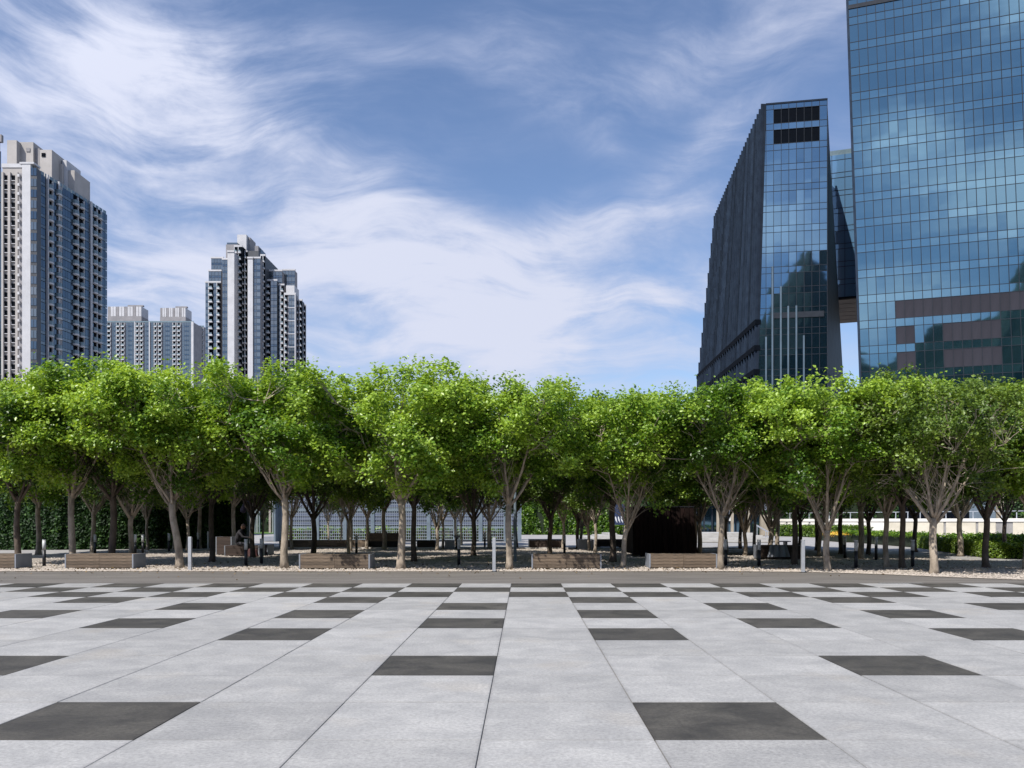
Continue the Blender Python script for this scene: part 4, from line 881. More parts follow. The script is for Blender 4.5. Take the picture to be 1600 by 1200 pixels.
TREES = [
 ('f', 281, 887.5, 'thick leaning pale trunk left of the second silver post, front row of trees', 0, 1.02, 1.05),
 ('a', 445, 888, 'slim pale front-row tree just left of the middle-left wooden bench', 40, 1.10, 1.04),
 ('c', 627, 889, 'bright bushy front-row tree between the middle-left bench and the centre silver post', 100, 1.10, 1.0),
 ('a', 795, 889.5, 'front-row tree immediately right of the centre silver post', 200, .98, 1.0),
 ('y', 972, 886, 'pale tree with a low Y fork, between the two benches right of centre', 0, 1.0, 1.0),
 ('b', 1127, 889.5, 'pale front-row tree at the right end of the bench with a light end panel', 80, .97, 1.03),
 ('v', 1292, 891.5, 'front-row tree with a low spreading fork, just right of the right silver post', 10, 1.0, 1.02),
 ('o', 1459, 896.5, 'thick pale front-row tree with many grey limbs before the low green hedge', 60, .88, 1.06),
 ('a', 112, 885, 'thick pale trunk rising behind the left end of the long bench at the left', 250, 1.03, 1.06),
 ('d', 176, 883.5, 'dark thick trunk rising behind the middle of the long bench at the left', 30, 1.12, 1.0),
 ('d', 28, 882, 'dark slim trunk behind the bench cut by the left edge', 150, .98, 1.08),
 ('g', 230, 858.5, 'slim tree near the path, right of the paired low bollards on the left', 20, 1.0, 1.04),
 ('b', 272, 859, 'slim trunk half hidden behind the thick leaning front-row trunk', 300, 1.0, 1.05),
 ('g', 293, 862, 'thin curved trunk just right of the thick leaning front-row trunk', 120, 1.05, 1.0),
 ('a', 312, 857.5, 'pale trunk beside a white post in front of the left hedge', 77, 1.03, 1.03),
 ('d', 331, 878.5, 'dark trunk just left of the seated person', 210, .95, 1.05),
 ('v', 349, 852, 'low-forked pale tree behind the seated person', 130, .95, 1.04),
 ('g', 411, 855, 'thin sunlit trunk on the grass side, right of the seated person', 240, .9, 1.0),
 ('b', 456, 857.5, 'slim trunk seen right beside the slim pale front-row tree', 180, .9, 1.0),
 ('e', 490, 871, 'dark forked tree behind the middle-left wooden bench', 20, 1.12, 1.0),
 ('g', 513, 851, 'thin trunk before the wire screen, left one of a close pair', 60, .9, 1.05),
 ('g', 533, 850.5, 'thin trunk before the wire screen, right one of a close pair', 190, .9, 1.05),
 ('a', 547, 861.5, 'pale trunk in front of the low wooden bench by the wire screen', 330, .95, 1.0),
 ('b', 573, 857.5, 'pale trunk at the left end of the raised wooden box bench', 33, .92, 1.02),
 ('d', 647, 877.5, 'dark slim trunk just right of the bright bushy front-row tree', 80, .95, 1.0),
 ('v', 683, 860.5, 'whitish low-forked small tree in front of the wire screen', 200, .84, 1.05),
 ('g', 692, 858, 'thin pale trunk just right of the whitish low-forked tree', 110, .95, 1.05),
 ('b', 712, 852, 'trunk behind the grey water point near the wire screen', 250, .92, 1.03),
 ('g', 721, 850.5, 'thin shaded trunk just right of the grey water point', 15, .92, 1.0),
 ('d', 806, 857, 'shaded trunk close behind the tree beside the centre silver post', 140, 1.05, 1.0),
 ('e', 903, 857.5, 'brown trunk beside the grey block end, left one of two', 160, .95, 1.0),
 ('v', 908.5, 855, 'pale trunk beside the grey block end, right one of two', 310, .92, 1.02),
 ('y', 922, 860.5, 'thin pale tree leaning, left of a close pair behind the centre-right bench', 200, .93, 1.0),
 ('g', 930, 863.5, 'thin straight pale tree, right of a close pair behind the centre-right bench', 95, 1.0, 1.03),
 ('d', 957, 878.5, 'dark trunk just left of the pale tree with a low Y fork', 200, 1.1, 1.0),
 ('o', 1093, 868, 'stout grey trunk against the right edge of the dark rusty box', 200, .82, 1.1),
 ('g', 1135, 863, 'trunk almost hidden behind the pale tree at the end of the bench', 330, 1.0, 1.0),
 ('v', 1164, 868.5, 'pale slim tree with spreading fork in front of the dark glass pavilion', 120, .9, 1.03),
 ('e', 1157, 857.5, 'dark straight trunk before the pale steps', 70, .95, 1.05),
 ('b', 1179, 856.5, 'knobbly trunk before the pale steps, left of the slanting handrail', 70, .95, 1.05),
 ('d', 1241, 882.5, 'dark slim trunk just left of the right silver post', 250, .95, 1.04),
 ('e', 1250, 863.5, 'dark straight trunk behind the right silver post, on the path side', 10, .9, 1.06),
 ('v', 1281, 869, 'whitish trunk between the right silver post and the low spreading fork', 270, .9, 1.06),
 ('d', 1276, 860, 'dark short-looking trunk just behind the whitish trunk', 200, .92, 1.04),
 ('d', 1314, 866, 'dark straight trunk before the flower bed', 100, .97, 1.03),
 ('e', 1357, 867, 'brown trunk at the right end of the flower bed', 330, .95, 1.05),
 ('b', 1386, 886, 'mottled pale trunk left of the very dark trunk, right part of the gravel', 130, .92, 1.05),
 ('d', 1410, 888.5, 'very dark trunk left of the thick pale tree with grey limbs', 10, .88, 1.08),
 ('e', 1541, 887, 'dark brown trunk alone in front of the low green hedge at the right', 60, 1.02, 1.05),
 ('a', 1604, 889, 'trunk cut by the right edge of the photo', 290, 1.0, 1.0),
]
for var, px, py, lab, rot, s, szz in TREES: tree(var, px, py, lab, rot, s, None, szz)
# a further row behind, seen mostly as tops between the nearer crowns
BACKT = [(-60, 33, 'a', 'tree mostly cut off at the left edge of the grove'), (60, 37, 'c', 'leafy top rising behind the two leftmost front trunks'), (145, 40, 'b', 'leafy top seen over the long left bench'), (205, 38, 'o', 'olive-tinged crown in the left part, behind the dark thick trunk'),
         (395, 34, 'e', 'thin olive crown above the seated person'), (365, 43, 'a', 'crown behind the dark trunk beside the seated person'), (545, 34.5, 'g', 'crown filling the gap over the middle-left bench'), (600, 44, 'c', 'crown over the raised box bench by the screen'), (740, 36, 'e', 'olive crown left of the centre tree'),
         (765, 45, 'o', 'far olive crown behind the centre silver post'), (860, 34, 'e', 'thin olive crown above the bench right of centre'), (880, 44, 'g', 'sparse top above the low brown bench in the centre'), (1030, 39, 'e', 'olive crown above the dark rusty box'), (1045, 41, 'g', 'sparse crown farther behind the dark rusty box'),
         (1205, 34, 'v', 'crown above the bench with the grey cover'), (1215, 45, 'o', 'far crown above the pale steps'), (1345, 33, 'c', 'crown filling the gap before the flower bed'), (1430, 41, 'e', 'far olive crown behind the thick pale tree'), (1500, 36, 'o', 'olive crown between the thick pale tree and the lone dark trunk'), (1570, 40, 'e', 'far olive crown near the right edge'), (1665, 31, 'c', 'tree beyond the right edge of the grove'),
         (1085, 37, 'a', 'crown rising behind the stout grey trunk by the rusty box')]
for k, (px, Y, v, lab) in enumerate(BACKT): tree(v, px, 0, lab, k * 47, .95 + .06 * (k % 3), Y, 1.03)

def litter():
    rs = np.random.RandomState(21); n = 1500; x = rs.uniform(-18, 19, n); y = 24.72 + rs.exponential(1.0, n) * np.where(rs.uniform(size=n) < .12, -1.0, 3.5); y = np.clip(y, 20.5, 44)
    z = np.where(y > 24.8, .03, .003)
    V, Fc, tn = leaves(rs, np.stack([x, y, z + .012], -1), .085, up=3.0, aspect=.6); o = raw_mesh('fallen_leaves', V, Fc, M['dry_leaf'], tn)
    tag(o, 'dry brown leaves scattered over the gravel and the paved strip', 'leaves', kind='stuff')
litter()

# ------------------------------------------------------------------ hedges and shrubs
def hedge(name, label, cat, poly_front, depth, height, m, n, size, seed, z0=0.0, core='hedge_blocker', bulge=.25, tonebias=.5, direction=None, kindstuff=False):
    """poly_front: list of ground points along the front; the hedge extends depth behind it"""
    rs = np.random.RandomState(seed); t = thing(name, label, cat)
    pts = [Vector((p[0], p[1], 0)) for p in poly_front]; seg = [(b - a) for a, b in zip(pts[:-1], pts[1:])]; Ls = [s.length for s in seg]; tot = sum(Ls)
    ins = .18 * min(1, depth); mb = MB()
    for a, b in zip(pts[:-1], pts[1:]):
        d = (b - a).normalized(); nn = Vector((-d.y, d.x, 0))
        if nn.y < 0: nn = -nn
        if direction is not None: nn = Vector(direction)
        c = [a + nn * ins, b + nn * ins, b + nn * (depth - ins), a + nn * (depth - ins)]
        mb.hexa([p + Vector((0, 0, z0)) for p in c] + [p + Vector((0, 0, z0 + height * .86)) for p in c])
    mb.build('hedge_blocker', M[core], t)  # dark box added inside the leaves to block light
    u = rs.uniform(0, tot, n); which = rs.uniform(0, 1, n); C = np.zeros((n, 3)); out = np.zeros((n, 3)); cum = np.cumsum([0] + Ls)
    fr = height / (height + depth)
    for i in range(n):
        k = min(len(seg) - 1, int(np.searchsorted(cum, u[i]) - 1)) if u[i] > 0 else 0; k = max(0, k)
        d = seg[k] / Ls[k]; nn = Vector((-d.y, d.x, 0))
        if nn.y < 0: nn = -nn
        if direction is not None: nn = Vector(direction)
        p = pts[k] + d * (u[i] - cum[k]); bl = bulge * (math.sin(u[i] * 1.7 + seed) * .5 + math.sin(u[i] * 4.1) * .3 + math.sin(u[i] * 9.3 + 2) * .2)
        if which[i] < fr:
            z = rs.uniform(0, 1); q = abs(rs.normal()) * .12 - bl * math.sin(z * 3.0 + math.sin(u[i] * 2.3)) - .05
            C[i] = (p.x + nn.x * q, p.y + nn.y * q, z0 + z * (height + bl * .6)); out[i] = (-nn.x, -nn.y, .2)
        else:
            q = rs.uniform(0, depth); C[i] = (p.x + nn.x * q, p.y + nn.y * q, z0 + height + bl * .6 + rs.normal() * .07 - .03); out[i] = (0, 0, 1)
    cl = np.sin(C[:, 0] * 3.1) * np.sin(C[:, 1] * 2.3 + C[:, 2] * 3.7) * .15
    V, Fc, tn = leaves(rs, C, size, up=.2, tone=np.clip(tonebias + cl + rs.normal(size=n) * .2, 0, 1), outward=out * .8)
    raw_mesh('foliage', V, Fc, M[m], tn, t); return t
hl = [(-34, 43.4), (-25, 44.0), (-15.5, 46.5)]
hedge('tall_hedge', 'tall dark green hedge behind the trees at the left', 'hedge', hl, 3.0, 3.9, 'leaf_hedge', 80000, .18, 5, bulge=.22, tonebias=.42)
hedge('shrub_bank', 'bright mid-green shrub bank across the path in the centre, right of the wire screen', 'shrubs', [P(806, 0, 92).xy, P(985, 0, 90).xy], 4, 3.4, 'leaf', 14000, .30, 6, bulge=.5, tonebias=.32)
hedge('background_shrubs', 'dark green belt of shrubs far behind the grove', 'shrubs', [(-75, 118), (0, 112), (24, 108), (95, 96)], 5, 7.5, 'leaf_hedge', 42000, .50, 7, bulge=.8, tonebias=.45)
near_front = [G(1490, 865.5), G(1540, 871.5), G(1600, 872.8), G(1760, 874)]
hedge('low_hedge', 'low clipped yellow-green hedge at the right, front row of two', 'hedge', [G(1390, 848.5).xy, G(1440, 856.5).xy, G(1490, 864.0).xy, G(1545, 871.5).xy, G(1600, 872.8).xy, G(1760, 874).xy], 1.2, .52, 'leaf_lime', 48000, .09, 8, bulge=.06, tonebias=.66, direction=(.55, .835, 0))
hedge('low_hedge', 'low darker green hedge at the right, row behind the yellow-green one', 'hedge', [P(1338, 0, 62).xy, P(1400, 0, 54).xy, P(1470, 0, 47).xy, P(1560, 0, 43.5).xy, P(1760, 0, 42).xy], 1.4, .70, 'leaf', 30000, .12, 9, bulge=.08, tonebias=.58)
hedge('flower_bed', 'bed of yellow and red flowers in front of the white wall, between two dark trunks', 'flowers', [P(1318, 0, 66).xy, P(1362, 0, 59).xy], 2.2, .55, 'flower', 2600, .10, 10, bulge=.06)
hedge('low_hedge', 'rounded light green shrubs in front of the white wall, right of the pale steps', 'shrubs', [P(1204, 0, 84).xy, P(1250, 0, 80).xy, P(1322, 0, 70).xy], 2.4, .95, 'leaf_lime', 9000, .17, 12, bulge=.25, tonebias=.35)

# ------------------------------------------------------------------ wire screen
def screen():
    t = thing('wire_screen', 'long screen of pale wire mesh panels between blue-grey posts, behind the centre-left trees', 'screen')
    Y = 61.0; zt = 3.7; xs = [437, 496, 539, 582.5, 626, 670, 711, 751, 790, 812]
    xs = [P(x, 0, Y).x for x in xs]
    for k, x in enumerate(xs): MB().box(x - .13, x + .13, Y - .12, Y + .12, 0, zt + .1).build('post', M['fence_steel'], t)
    MB().box(P(427, 0, Y - 1).x, P(436, 0, Y).x, Y - .9, Y - .2, 0, zt + .1).build('end_panel', M['fence_steel'], t)
    for a, b in zip(xs[:-1], xs[1:]):
        m = MB(); a, b = a + .14, b - .14; n = max(3, round((b - a) / .155))
        for i in range(n + 1): x = a + (b - a) * i / n; m.box(x - .016, x + .016, Y - .02, Y, .12, zt)
        z = .14
        while z < zt: m.box(a, b, Y - .045, Y - .022, z - .018, z + .018); z += .215
        m.build('mesh_panel', M['mesh_steel'], t, kind='stuff')
        MB().box(a, b, Y - .06, Y + .04, .0, .11).build('bottom_rail', M['mullion'], t)
screen()
def louvre():
    t = thing('slat_backdrop', 'added blue-grey slatted backdrop seen through the wire screen', 'wall')
    Y = 66.0; a, b = P(432, 0, Y).x, P(812, 0, Y).x  # slats made up to give the bluish, reflective-looking streaks
    MB().box(a, b, Y + .3, Y + .5, 0, 3.9).build('wall', M['mullion'], t)
    z = .1; k = 0
    while z < 3.8:
        MB().box(a, b, Y, Y + .28, z, z + .26).build('slat', M['slat_blue'] if k % 4 != 2 else M['fence_steel'], t); z += .36; k += 1
louvre()
hedge('creepers', 'patchy green climbers between the wire screen and the slatted backdrop', 'climbers', [P(436, 0, 63).xy, P(808, 0, 63).xy], .8, .9, 'leaf', 2200, .22, 14, core='soil', tonebias=.35)
# pale posts by the lawn
def post_row():
    for k, (px, w, m) in enumerate(((393, 3.5, 'pole_pink'), (398.5, 1.2, 'mesh_steel'), (401.5, 1.6, 'metal_light'), (405, 1.2, 'mesh_steel'), (421.5, 3.0, 'pole_pink'), (426, 1.2, 'metal_light'), (430, 1.4, 'mesh_steel'), (372, 1.2, 'mesh_steel'), (381.5, 2.0, 'pole_pink'))):
        Y = 105.0; p = P(px, 0, Y); hw = w / F * Y / 2
        o = MB().box(p.x - hw, p.x + hw, Y, Y + .3, 0, 6.5).build('tall_post', M[m])
        tag(o, ['broad pinkish pole on the lawn, right of the seated person', 'thin pale pole just right of the broad pinkish pole', 'bright slim pole second right of the broad pinkish pole', 'thin pale pole farthest right in the group by the broad pinkish pole',
                'broad pinkish pole nearest the blue-grey screen end', 'bright slim pole against the blue-grey screen end', 'thin pale pole half hidden by the blue-grey screen end', 'thin pole above the seated person on the hedge side', 'narrow pinkish pole just above the seated person'][k], 'pole', 'tall poles on the lawn')
post_row()
# pale building glimpsed above the left hedge
def podium():
    t = thing('low_building', 'pale low building glimpsed between branches above the left hedge', 'building'); Y = 85
    a, b = P(-60, 0, Y).x, P(330, 0, Y).x
    MB().box(a, b, Y, Y + 12, 0, P(0, 762, Y).z).build('wall', M['cream_wall'], t)
    MB().box(a - .3, b + .3, Y - .5, Y + 12, P(0, 761.5, Y).z, P(0, 755, Y).z).build('roof_slab', M['white_wall'], t)
    MB().box(a + 1, b - 1, Y + 1, Y + 11, P(0, 754.5, Y).z, P(0, 726, Y).z).build('upper_wall', M['glass_teal'], t)
    for k in range(14): x = a + (b - a) * (k + .5) / 14; MB().box(x - .6, x + .6, Y + .9, Y + .98, P(0, 753, Y).z, P(0, 730, Y).z).build('window', M['glass_res'], t)
podium()

# ------------------------------------------------------------------ right background: white wall, pavilion, steps
def white_wall():
    t = thing('boundary_wall', 'long white rendered wall with cream panels and a thin railing on top, behind the hedges at the right', 'wall')
    a, b = P(1196, 0, 92), P(1700, 0, 66); d = (b - a); L_ = math.hypot(d.x, d.y); f = Face((a.x, a.y), (d.x, d.y)); zt = 1.72
    MB().hexa(f.slab_pts(0, L_, 0, zt - .28, -.4, 0)).build('wall', M['grey_wall'], t)
    MB().hexa(f.slab_pts(0, L_, zt - .28, zt, -.5, .12)).build('coping', M['white_wall'], t)
    n = 11
    for k in range(n):
        s0, s1 = L_ * k / n + .12, L_ * (k + 1) / n - (.12 if k != 8 else 1.3); MB().hexa(f.slab_pts(s0, s1, .12, zt - .32, 0, .05)).build('wall_panel', M['white_wall' if k < 5 else 'cream_wall'], t)
    for k in range(26): s = L_ * (k + .5) / 26; MB().hexa(f.slab_pts(s - .03, s + .03, zt, zt + .62, -.3, -.24)).build('rail_post', M['metal_light'], t)
    MB().hexa(f.slab_pts(0, L_, zt + .6, zt + .66, -.3, -.24)).build('handrail', M['metal_light'], t)
white_wall()
def far_house():
    t = thing('grey_building', 'grey low building with a pale pillar glimpsed over the white wall at the right', 'building'); Y = 90
    MB().box(P(1515, 0, Y).x, P(1556, 0, Y).x, Y, Y + 5, 0, 5.2).build('wall', M['fence_steel'], t)
    MB().box(P(1557, 0, Y).x, P(1566, 0, Y).x, Y - .3, Y + 1, 0, 5.4).build('pillar', M['beige'], t)
    MB().box(P(1430, 0, Y).x, P(1514, 0, Y).x, Y, Y + 4, 0, 4.6).build('opening_shade', M['shade_black'], t)  # solid black box, the shade under the roof painted as colour
    MB().box(P(1425, 0, Y).x, P(1572, 0, Y).x, Y - .8, Y + 6, 5.45, 5.9).build('roof_slab', M['grey_wall'], t)
far_house()
def pavilion():
    t = thing('glass_pavilion', 'dark glass pavilion under the trees right of the rusty box, with a beige stone end', 'pavilion'); Y = 86
    a, b = P(1088, 0, Y).x, P(1187, 0, Y).x
    MB().box(a, b, Y + .2, Y + 10, 0, 4.4).build('wall', M['shade_black'], t)
    n = 8
    for k in range(n):
        x0, x1 = a + (b - a) * k / n, a + (b - a) * (k + 1) / n
        MB().box(x0 + .06, x1 - .06, Y + .06, Y + .16, .15, 3.9).build('glass_panel', M['glass_dark'], t); MB().box(x0 - .06, x0 + .05, Y - .05, Y + .18, 0, 4.0).build('mullion', M['mullion'], t)
    for px in (1118, 1140, 1165): MB().box(P(px, 0, Y).x - .12, P(px, 0, Y).x + .12, Y - 1.2, Y - .9, 0, 4.2).build('column', M['beige'], t)
    MB().box(P(1139, 0, Y).x, P(1143, 0, Y).x, Y - .02, Y + .04, 1.5, 3.6).build('door_frame', M['white'], t)
    MB().box(P(1166, 0, Y).x, P(1169.5, 0, Y).x, Y - .02, Y + .04, 1.3, 3.2).build('door_frame', M['white'], t)
    MB().box(b + .05, P(1200, 0, Y).x, Y - .4, Y + 5, 0, 2.15).build('stone_end', M['beige'], t)
    MB().box(a - 1, P(1202, 0, Y).x, Y - 1.6, Y + 10, 4.42, 4.9).build('roof_slab', M['grey_wall'], t)
    MB().box(P(1190, 0, Y).x, P(1199, 0, Y).x, Y + .0, Y + .4, 2.6, 3.3).build('air_unit', M['white'], t)
pavilion()
def steps(label, px0, px1, Y, n, rise, tread, back=.0):
    t = thing('concrete_steps', label, 'steps'); a, b = P(px0, 0, Y).x, P(px1, 0, Y).x
    for k in range(n): MB().box(a + back * k, b - back * k * .5, Y + k * tread, Y + n * tread + 4, rise * k + .001, rise * (k + 1) - .004).build('step', M['step'], t)
    return t
steps('wide pale concrete steps in front of the dark glass pavilion', 1096, 1216, 58, 4, .15, 1.6, .15)
steps('flight of pale concrete steps beside the blue panel, left of the rusty box', 921, 989, 66, 3, .16, 1.6, .9)
def handrail():
    t = thing('handrail', 'slanting steel handrail beside the stone end of the pavilion', 'handrail'); Y = 74
    for dy in (0, .5):
        a, b = P(1181, 819.5, Y) + Vector((0, dy, 0)), P(1201, 831, Y) + Vector((0, dy, 0))
        MB().tube([a, b], .035, 6).build('rail', M['metal_light'], t)
        for k in (.1, .9): p = a.lerp(b, k); MB().tube([p, (p.x, p.y, 0)], .03, 6).build('rail_post', M['metal_light'], t)
handrail()
def banner():
    t = thing('notice_panel', 'navy panel with pale curved stripes seen between trunks left of the rusty box', 'panel'); Y = 62
    a, b = P(956, 820, Y), P(976, 788, Y)
    MB().box(a.x, b.x, Y, Y + .12, a.z, b.z).build('panel', M['navy'], t)
    for k in range(4):
        px = 957.3 + k * 4.4; m = MB(); pts = [P(px + dx, y, Y) + Vector((0, -.03, 0)) for dx, y in ((0, 807), (.4, 810), (1.3, 813.5), (2.6, 816.5))]
        m.tube(pts, [.02, .05, .05, .02], 4); m.build('stripe', M['white'], t)
    for px in (958, 974): MB().tube([P(px, 822, Y + .06), (P(px, 0, Y + .06).x, Y + .06, 0)], .04, 6).build('leg', M['metal_dark'], t)
banner()

# ------------------------------------------------------------------ rusty box
def rusty_box():
    t = thing('steel_kiosk', 'large dark rust-brown steel box on the gravel behind the bench with a light end', 'kiosk')
    Y = 34.8; D_ = 2.6
    a0, a1 = P(991, 0, Y).x, P(1090.5, 0, Y).x; b1 = P(1083.5, 0, Y).x; z0, z1 = .09, P(0, 792.5, Y).z
    MB().hexa([(a0 + .05, Y + .05, z0), (a1 - .05, Y + .05, z0), (a1 - .05, Y + D_, z0), (a0 + .05, Y + D_, z0), (a0 + .05, Y + .05, z1 - .05), (b1 - .05, Y + .05, z1 - .05), (b1 - .05, Y + D_, z1 - .05), (a0 + .05, Y + D_, z1 - .05)]).build('body', M['corten'], t)
    n = 13
    for k in range(n):
        l0, l1 = a0 + (a1 - a0) * k / n, a0 + (a1 - a0) * (k + 1) / n; u0, u1 = a0 + (b1 - a0) * k / n, a0 + (b1 - a0) * (k + 1) / n; g = .012; o = rnd.uniform(0, .012)
        MB().hexa([(l0 + g, Y - o, z0 + .02), (l1 - g, Y - o, z0 + .02), (l1 - g, Y + .05, z0 + .02), (l0 + g, Y + .05, z0 + .02), (u0 + g, Y - o, z1), (u1 - g, Y - o, z1), (u1 - g, Y + .05, z1), (u0 + g, Y + .05, z1)]).build('board', M['corten'], t)
    for k in range(9):
        y0 = Y + .06 + (D_ - .06) * k / 9; y1 = Y + .06 + (D_ - .06) * (k + 1) / 9
        MB().hexa([(a0 - .03, y0 + .01, z0 + .02), (a0 + .05, y0 + .01, z0 + .02), (a0 + .05, y1 - .01, z0 + .02), (a0 - .03, y1 - .01, z0 + .02), (a0 - .06, y0 + .01, z1), (a0 + .05, y0 + .01, z1), (a0 + .05, y1 - .01, z1), (a0 - .06, y1 - .01, z1)]).build('board', M['corten'], t)
    MB().box(a0 - .08, b1 + .03, Y - .03, Y + D_ + .03, z1 + .003, z1 + .04).build('lid', M['metal_dark'], t)
    MB().box(a0 + .3, a1 - .3, Y + .3, Y + D_ - .2, 0, z0).build('plinth', M['metal_dark'], t)
rusty_box()

# ------------------------------------------------------------------ benches
def bench(label, x0, x1, Y, dep=.85, h=.46, wood='wood', seg=2, rows=4, rz=0, group='wooden box benches', z0=.035):
    L_ = x1 - x0; t = thing('box_bench', label, 'bench', ((x0 + x1) / 2, Y, 0), rz, group); e = .045
    MB().box(-L_ / 2 + .03, L_ / 2 - .03, .03, dep - .03, z0 + .01, h - .035).build('body', M['metal_dark'], t)
    rh = (h - .03 - z0) / rows; w = (L_ - 2 * e) / seg
    pm = MB().box(-w / 2 + .003, w / 2 - .003, 0, .028, .004, rh - .004); pme = pm.mesh('plank', M[wood])
    td = dep / 6; tm = MB().box(-w / 2 + .003, w / 2 - .003, .004, td - .004, -.03, 0).mesh('plank', M[wood])
    for sgm in range(seg):
        xc = -L_ / 2 + e + w * (sgm + .5)
        for r in range(rows):
            for back_ in (0, 1):
                o = link('plank', pme, t); o.location = (xc, dep - .028 if back_ else rnd.uniform(-.003, .003), z0 + r * rh)
        for k in range(6): o = link('plank', tm, t); o.location = (xc, td * k, h + rnd.uniform(-.002, .001))
    for s in (-1, 1): MB().box(s * L_ / 2 - (e if s > 0 else 0), s * L_ / 2 + (e if s < 0 else 0), -.004, dep + .004, z0 - .01, h + .005).build('end_panel', M['bench_end'], t, bevel=.004)
    for s in (-.38, .38): MB().box(s * L_ - .09, s * L_ + .09, .06, dep - .06, 0, z0 - .012).build('foot', M['metal_dark'], t)
    return t
def gx(px, Y): return (px - CX) / F * Y
bench('weathered wooden box bench cut off by the left edge of the photo', gx(-92, 26.0), gx(25, 26.0), 26.0)
bench('long pale weathered box bench at the left with a dark trunk rising behind it', gx(101, 26.0), gx(208.5, 26.0), 26.0)
bench('wooden box bench left of centre with a sunlit front, standing between two pale trunks', gx(467, 25.8), gx(578, 25.8), 25.8)
bench('brown wooden box bench right of centre, left of the pale tree with the Y fork', gx(830.5, 25.9), gx(940, 25.9), 25.9)
bench('brown wooden box bench with a light grey left end, in front of the rusty box', gx(1014.5, 26.1), gx(1121, 26.1), 26.1)
bench('low long wooden bench before the wire screen, at the back of the gravel', gx(436, 45.4), gx(573, 45.4), 45.4, dep=.9, h=.45, seg=3, rows=3, group=None)
bench('small reddish-brown box bench near the grey water point', gx(651, 46), gx(681, 46), 46, dep=.9, h=.42, seg=1, rows=3, wood='wood_dark', group='dark wooden box benches at the back')
bench('dark brown box bench with sunlit top in the centre background', gx(826, 45), gx(882, 45), 45, dep=3.2, h=.46, seg=2, rows=3, wood='wood_dark', group='dark wooden box benches at the back')
bench('dark brown box bench left of the rusty box, beside the grey block', gx(931, 47), gx(976, 47), 47, dep=.9, h=.46, seg=2, rows=3, wood='wood_dark', group='dark wooden box benches at the back')
bench('wooden box bench turned aslant, left of the dark trunk by the right silver post', gx(1186, 32), gx(1243, 32) + .3, 32.2, dep=1.0, h=.55, seg=2, rows=4, rz=R(-8), group=None, wood='wood_dark')
bench('short brown bench end beside the seated person, partly sunlit', gx(337, 36.5), gx(362, 36.5), 36.5, dep=.8, h=.80, seg=1, rows=5, wood='wood_dark', group=None)
bench('dim wooden bench the person sits on', gx(349, 35.2), gx(404, 35.2), 35.3, dep=.8, h=.45, seg=2, rows=4, wood='wood_dark', group=None)
bench('small bench end right of the seated person', gx(408, 36.3), gx(418.5, 36.3), 36.3, dep=.9, h=.46, seg=1, rows=3, wood='wood_dark', group=None)
def raised_bench():
    t = thing('raised_bench', 'raised wooden box seat on a dark recessed base in front of the wire screen', 'bench'); Y = 46.0
    a, b = gx(576, Y), gx(626, Y)
    MB().box(a + .05, b - .05, Y + .05, Y + .85, .39, .80).build('body', M['metal_dark'], t)
    for r in range(3):
        for k in range(2): x0, x1 = a + (b - a) * k / 2, a + (b - a) * (k + 1) / 2; MB().box(x0 + .004, x1 - .004, Y + rnd.uniform(0, .004), Y + .04, .38 + r * .145, .38 + (r + 1) * .145 - .008).build('plank', M['wood'], t)
    for k in range(5): MB().box(a, b, Y + .045 + k * .165, Y + .2 + k * .165, .805, .83).build('plank', M['wood'], t)
    MB().box(a, b - .05, Y + .2, Y + .8, 0, .38).build('base', M['metal_dark'], t)
raised_bench()
def sheen():
    t = thing('grey_sheen', 'grey sheet for the reflection on the front of the slanted bench by the right silver post', 'sheen'); V = []; Fc = []; nx, nz = 18, 7  # made-up sheet that imitates a grey reflection on the bench front
    for j in range(nz + 1):
        for i in range(nx + 1):
            q = i / nx; k = j / nz; spread = 1 + .42 * k; x = gx(1216, 32) + (q - .5) * .62 * spread; V.append((x, 32.05 - .05 - .05 * k - .04 * math.sin(q * 19 + k), .585 - k * .47))
    for j in range(nz):
        for i in range(nx): a = j * (nx + 1) + i; Fc.append((a, a + 1, a + nx + 2, a + nx + 1))
    me = bpy.data.meshes.new('sheet'); me.from_pydata(V, [], Fc); me.update(); o = link('sheet', me, t, M['bench_end']); md = o.modifiers.new('thick', 'SOLIDIFY'); md.thickness = .012
sheen()
def low_table(label, px0, px1, py, Y):
    t = thing('low_table', label, 'table'); a, b = gx(px0, Y), gx(px1, Y); z = P(0, py, Y).z
    MB().box(a, b, Y, Y + .7, z - .06, z).build('table_top', M['metal_dark'], t)
    for x in (a + .25, b - .25): MB().box(x - .06, x + .06, Y + .1, Y + .6, 0, z - .062).build('leg', M['metal_dark'], t)
low_table('small dark flat bench in front of the pale steps', 1211, 1236, 845.3, 52)
def grey_block(label, px0, px1, py0, Y, dep, name='concrete_block'):
    a, b = gx(px0, Y), gx(px1, Y); z = P(0, py0, Y).z; o = MB().box(a, b, Y, Y + dep, 0.002, z).build(name, M['bench_end'], None, bevel=.015); tag(o, label, 'block')
grey_block('grey rounded block at the left end of the dark bench beside the two trunks', 904, 928, 843, 43.5, 1.2)
grey_block('low grey block by the blue-grey end of the wire screen', 409, 432, 838.5, 62, 2.0)
def water_point():
    t = thing('drinking_fountain', 'grey drinking fountain block with a small dark basin post, right of the whitish forked tree', 'fountain'); Y = 44.0
    a, b = gx(695, Y), gx(709, Y)
    MB().box(a, b, Y, Y + .7, 0, P(0, 844, Y).z).build('block', M['bench_end'], t, bevel=.01)
    c = gx(713.5, Y); MB().tube([(c, Y + .3, 0), (c, Y + .3, .62)], [.11, .09], 8).build('post', M['metal_dark'], t)
    MB().tube([(c, Y + .3, .62), (c, Y + .3, .70)], [.16, .20], 10).build('basin', M['bench_end'], t); MB().box(c - .28, c + .16, Y + .26, Y + .34, .72, .75).build('spout', M['metal_dark'], t)
water_point()

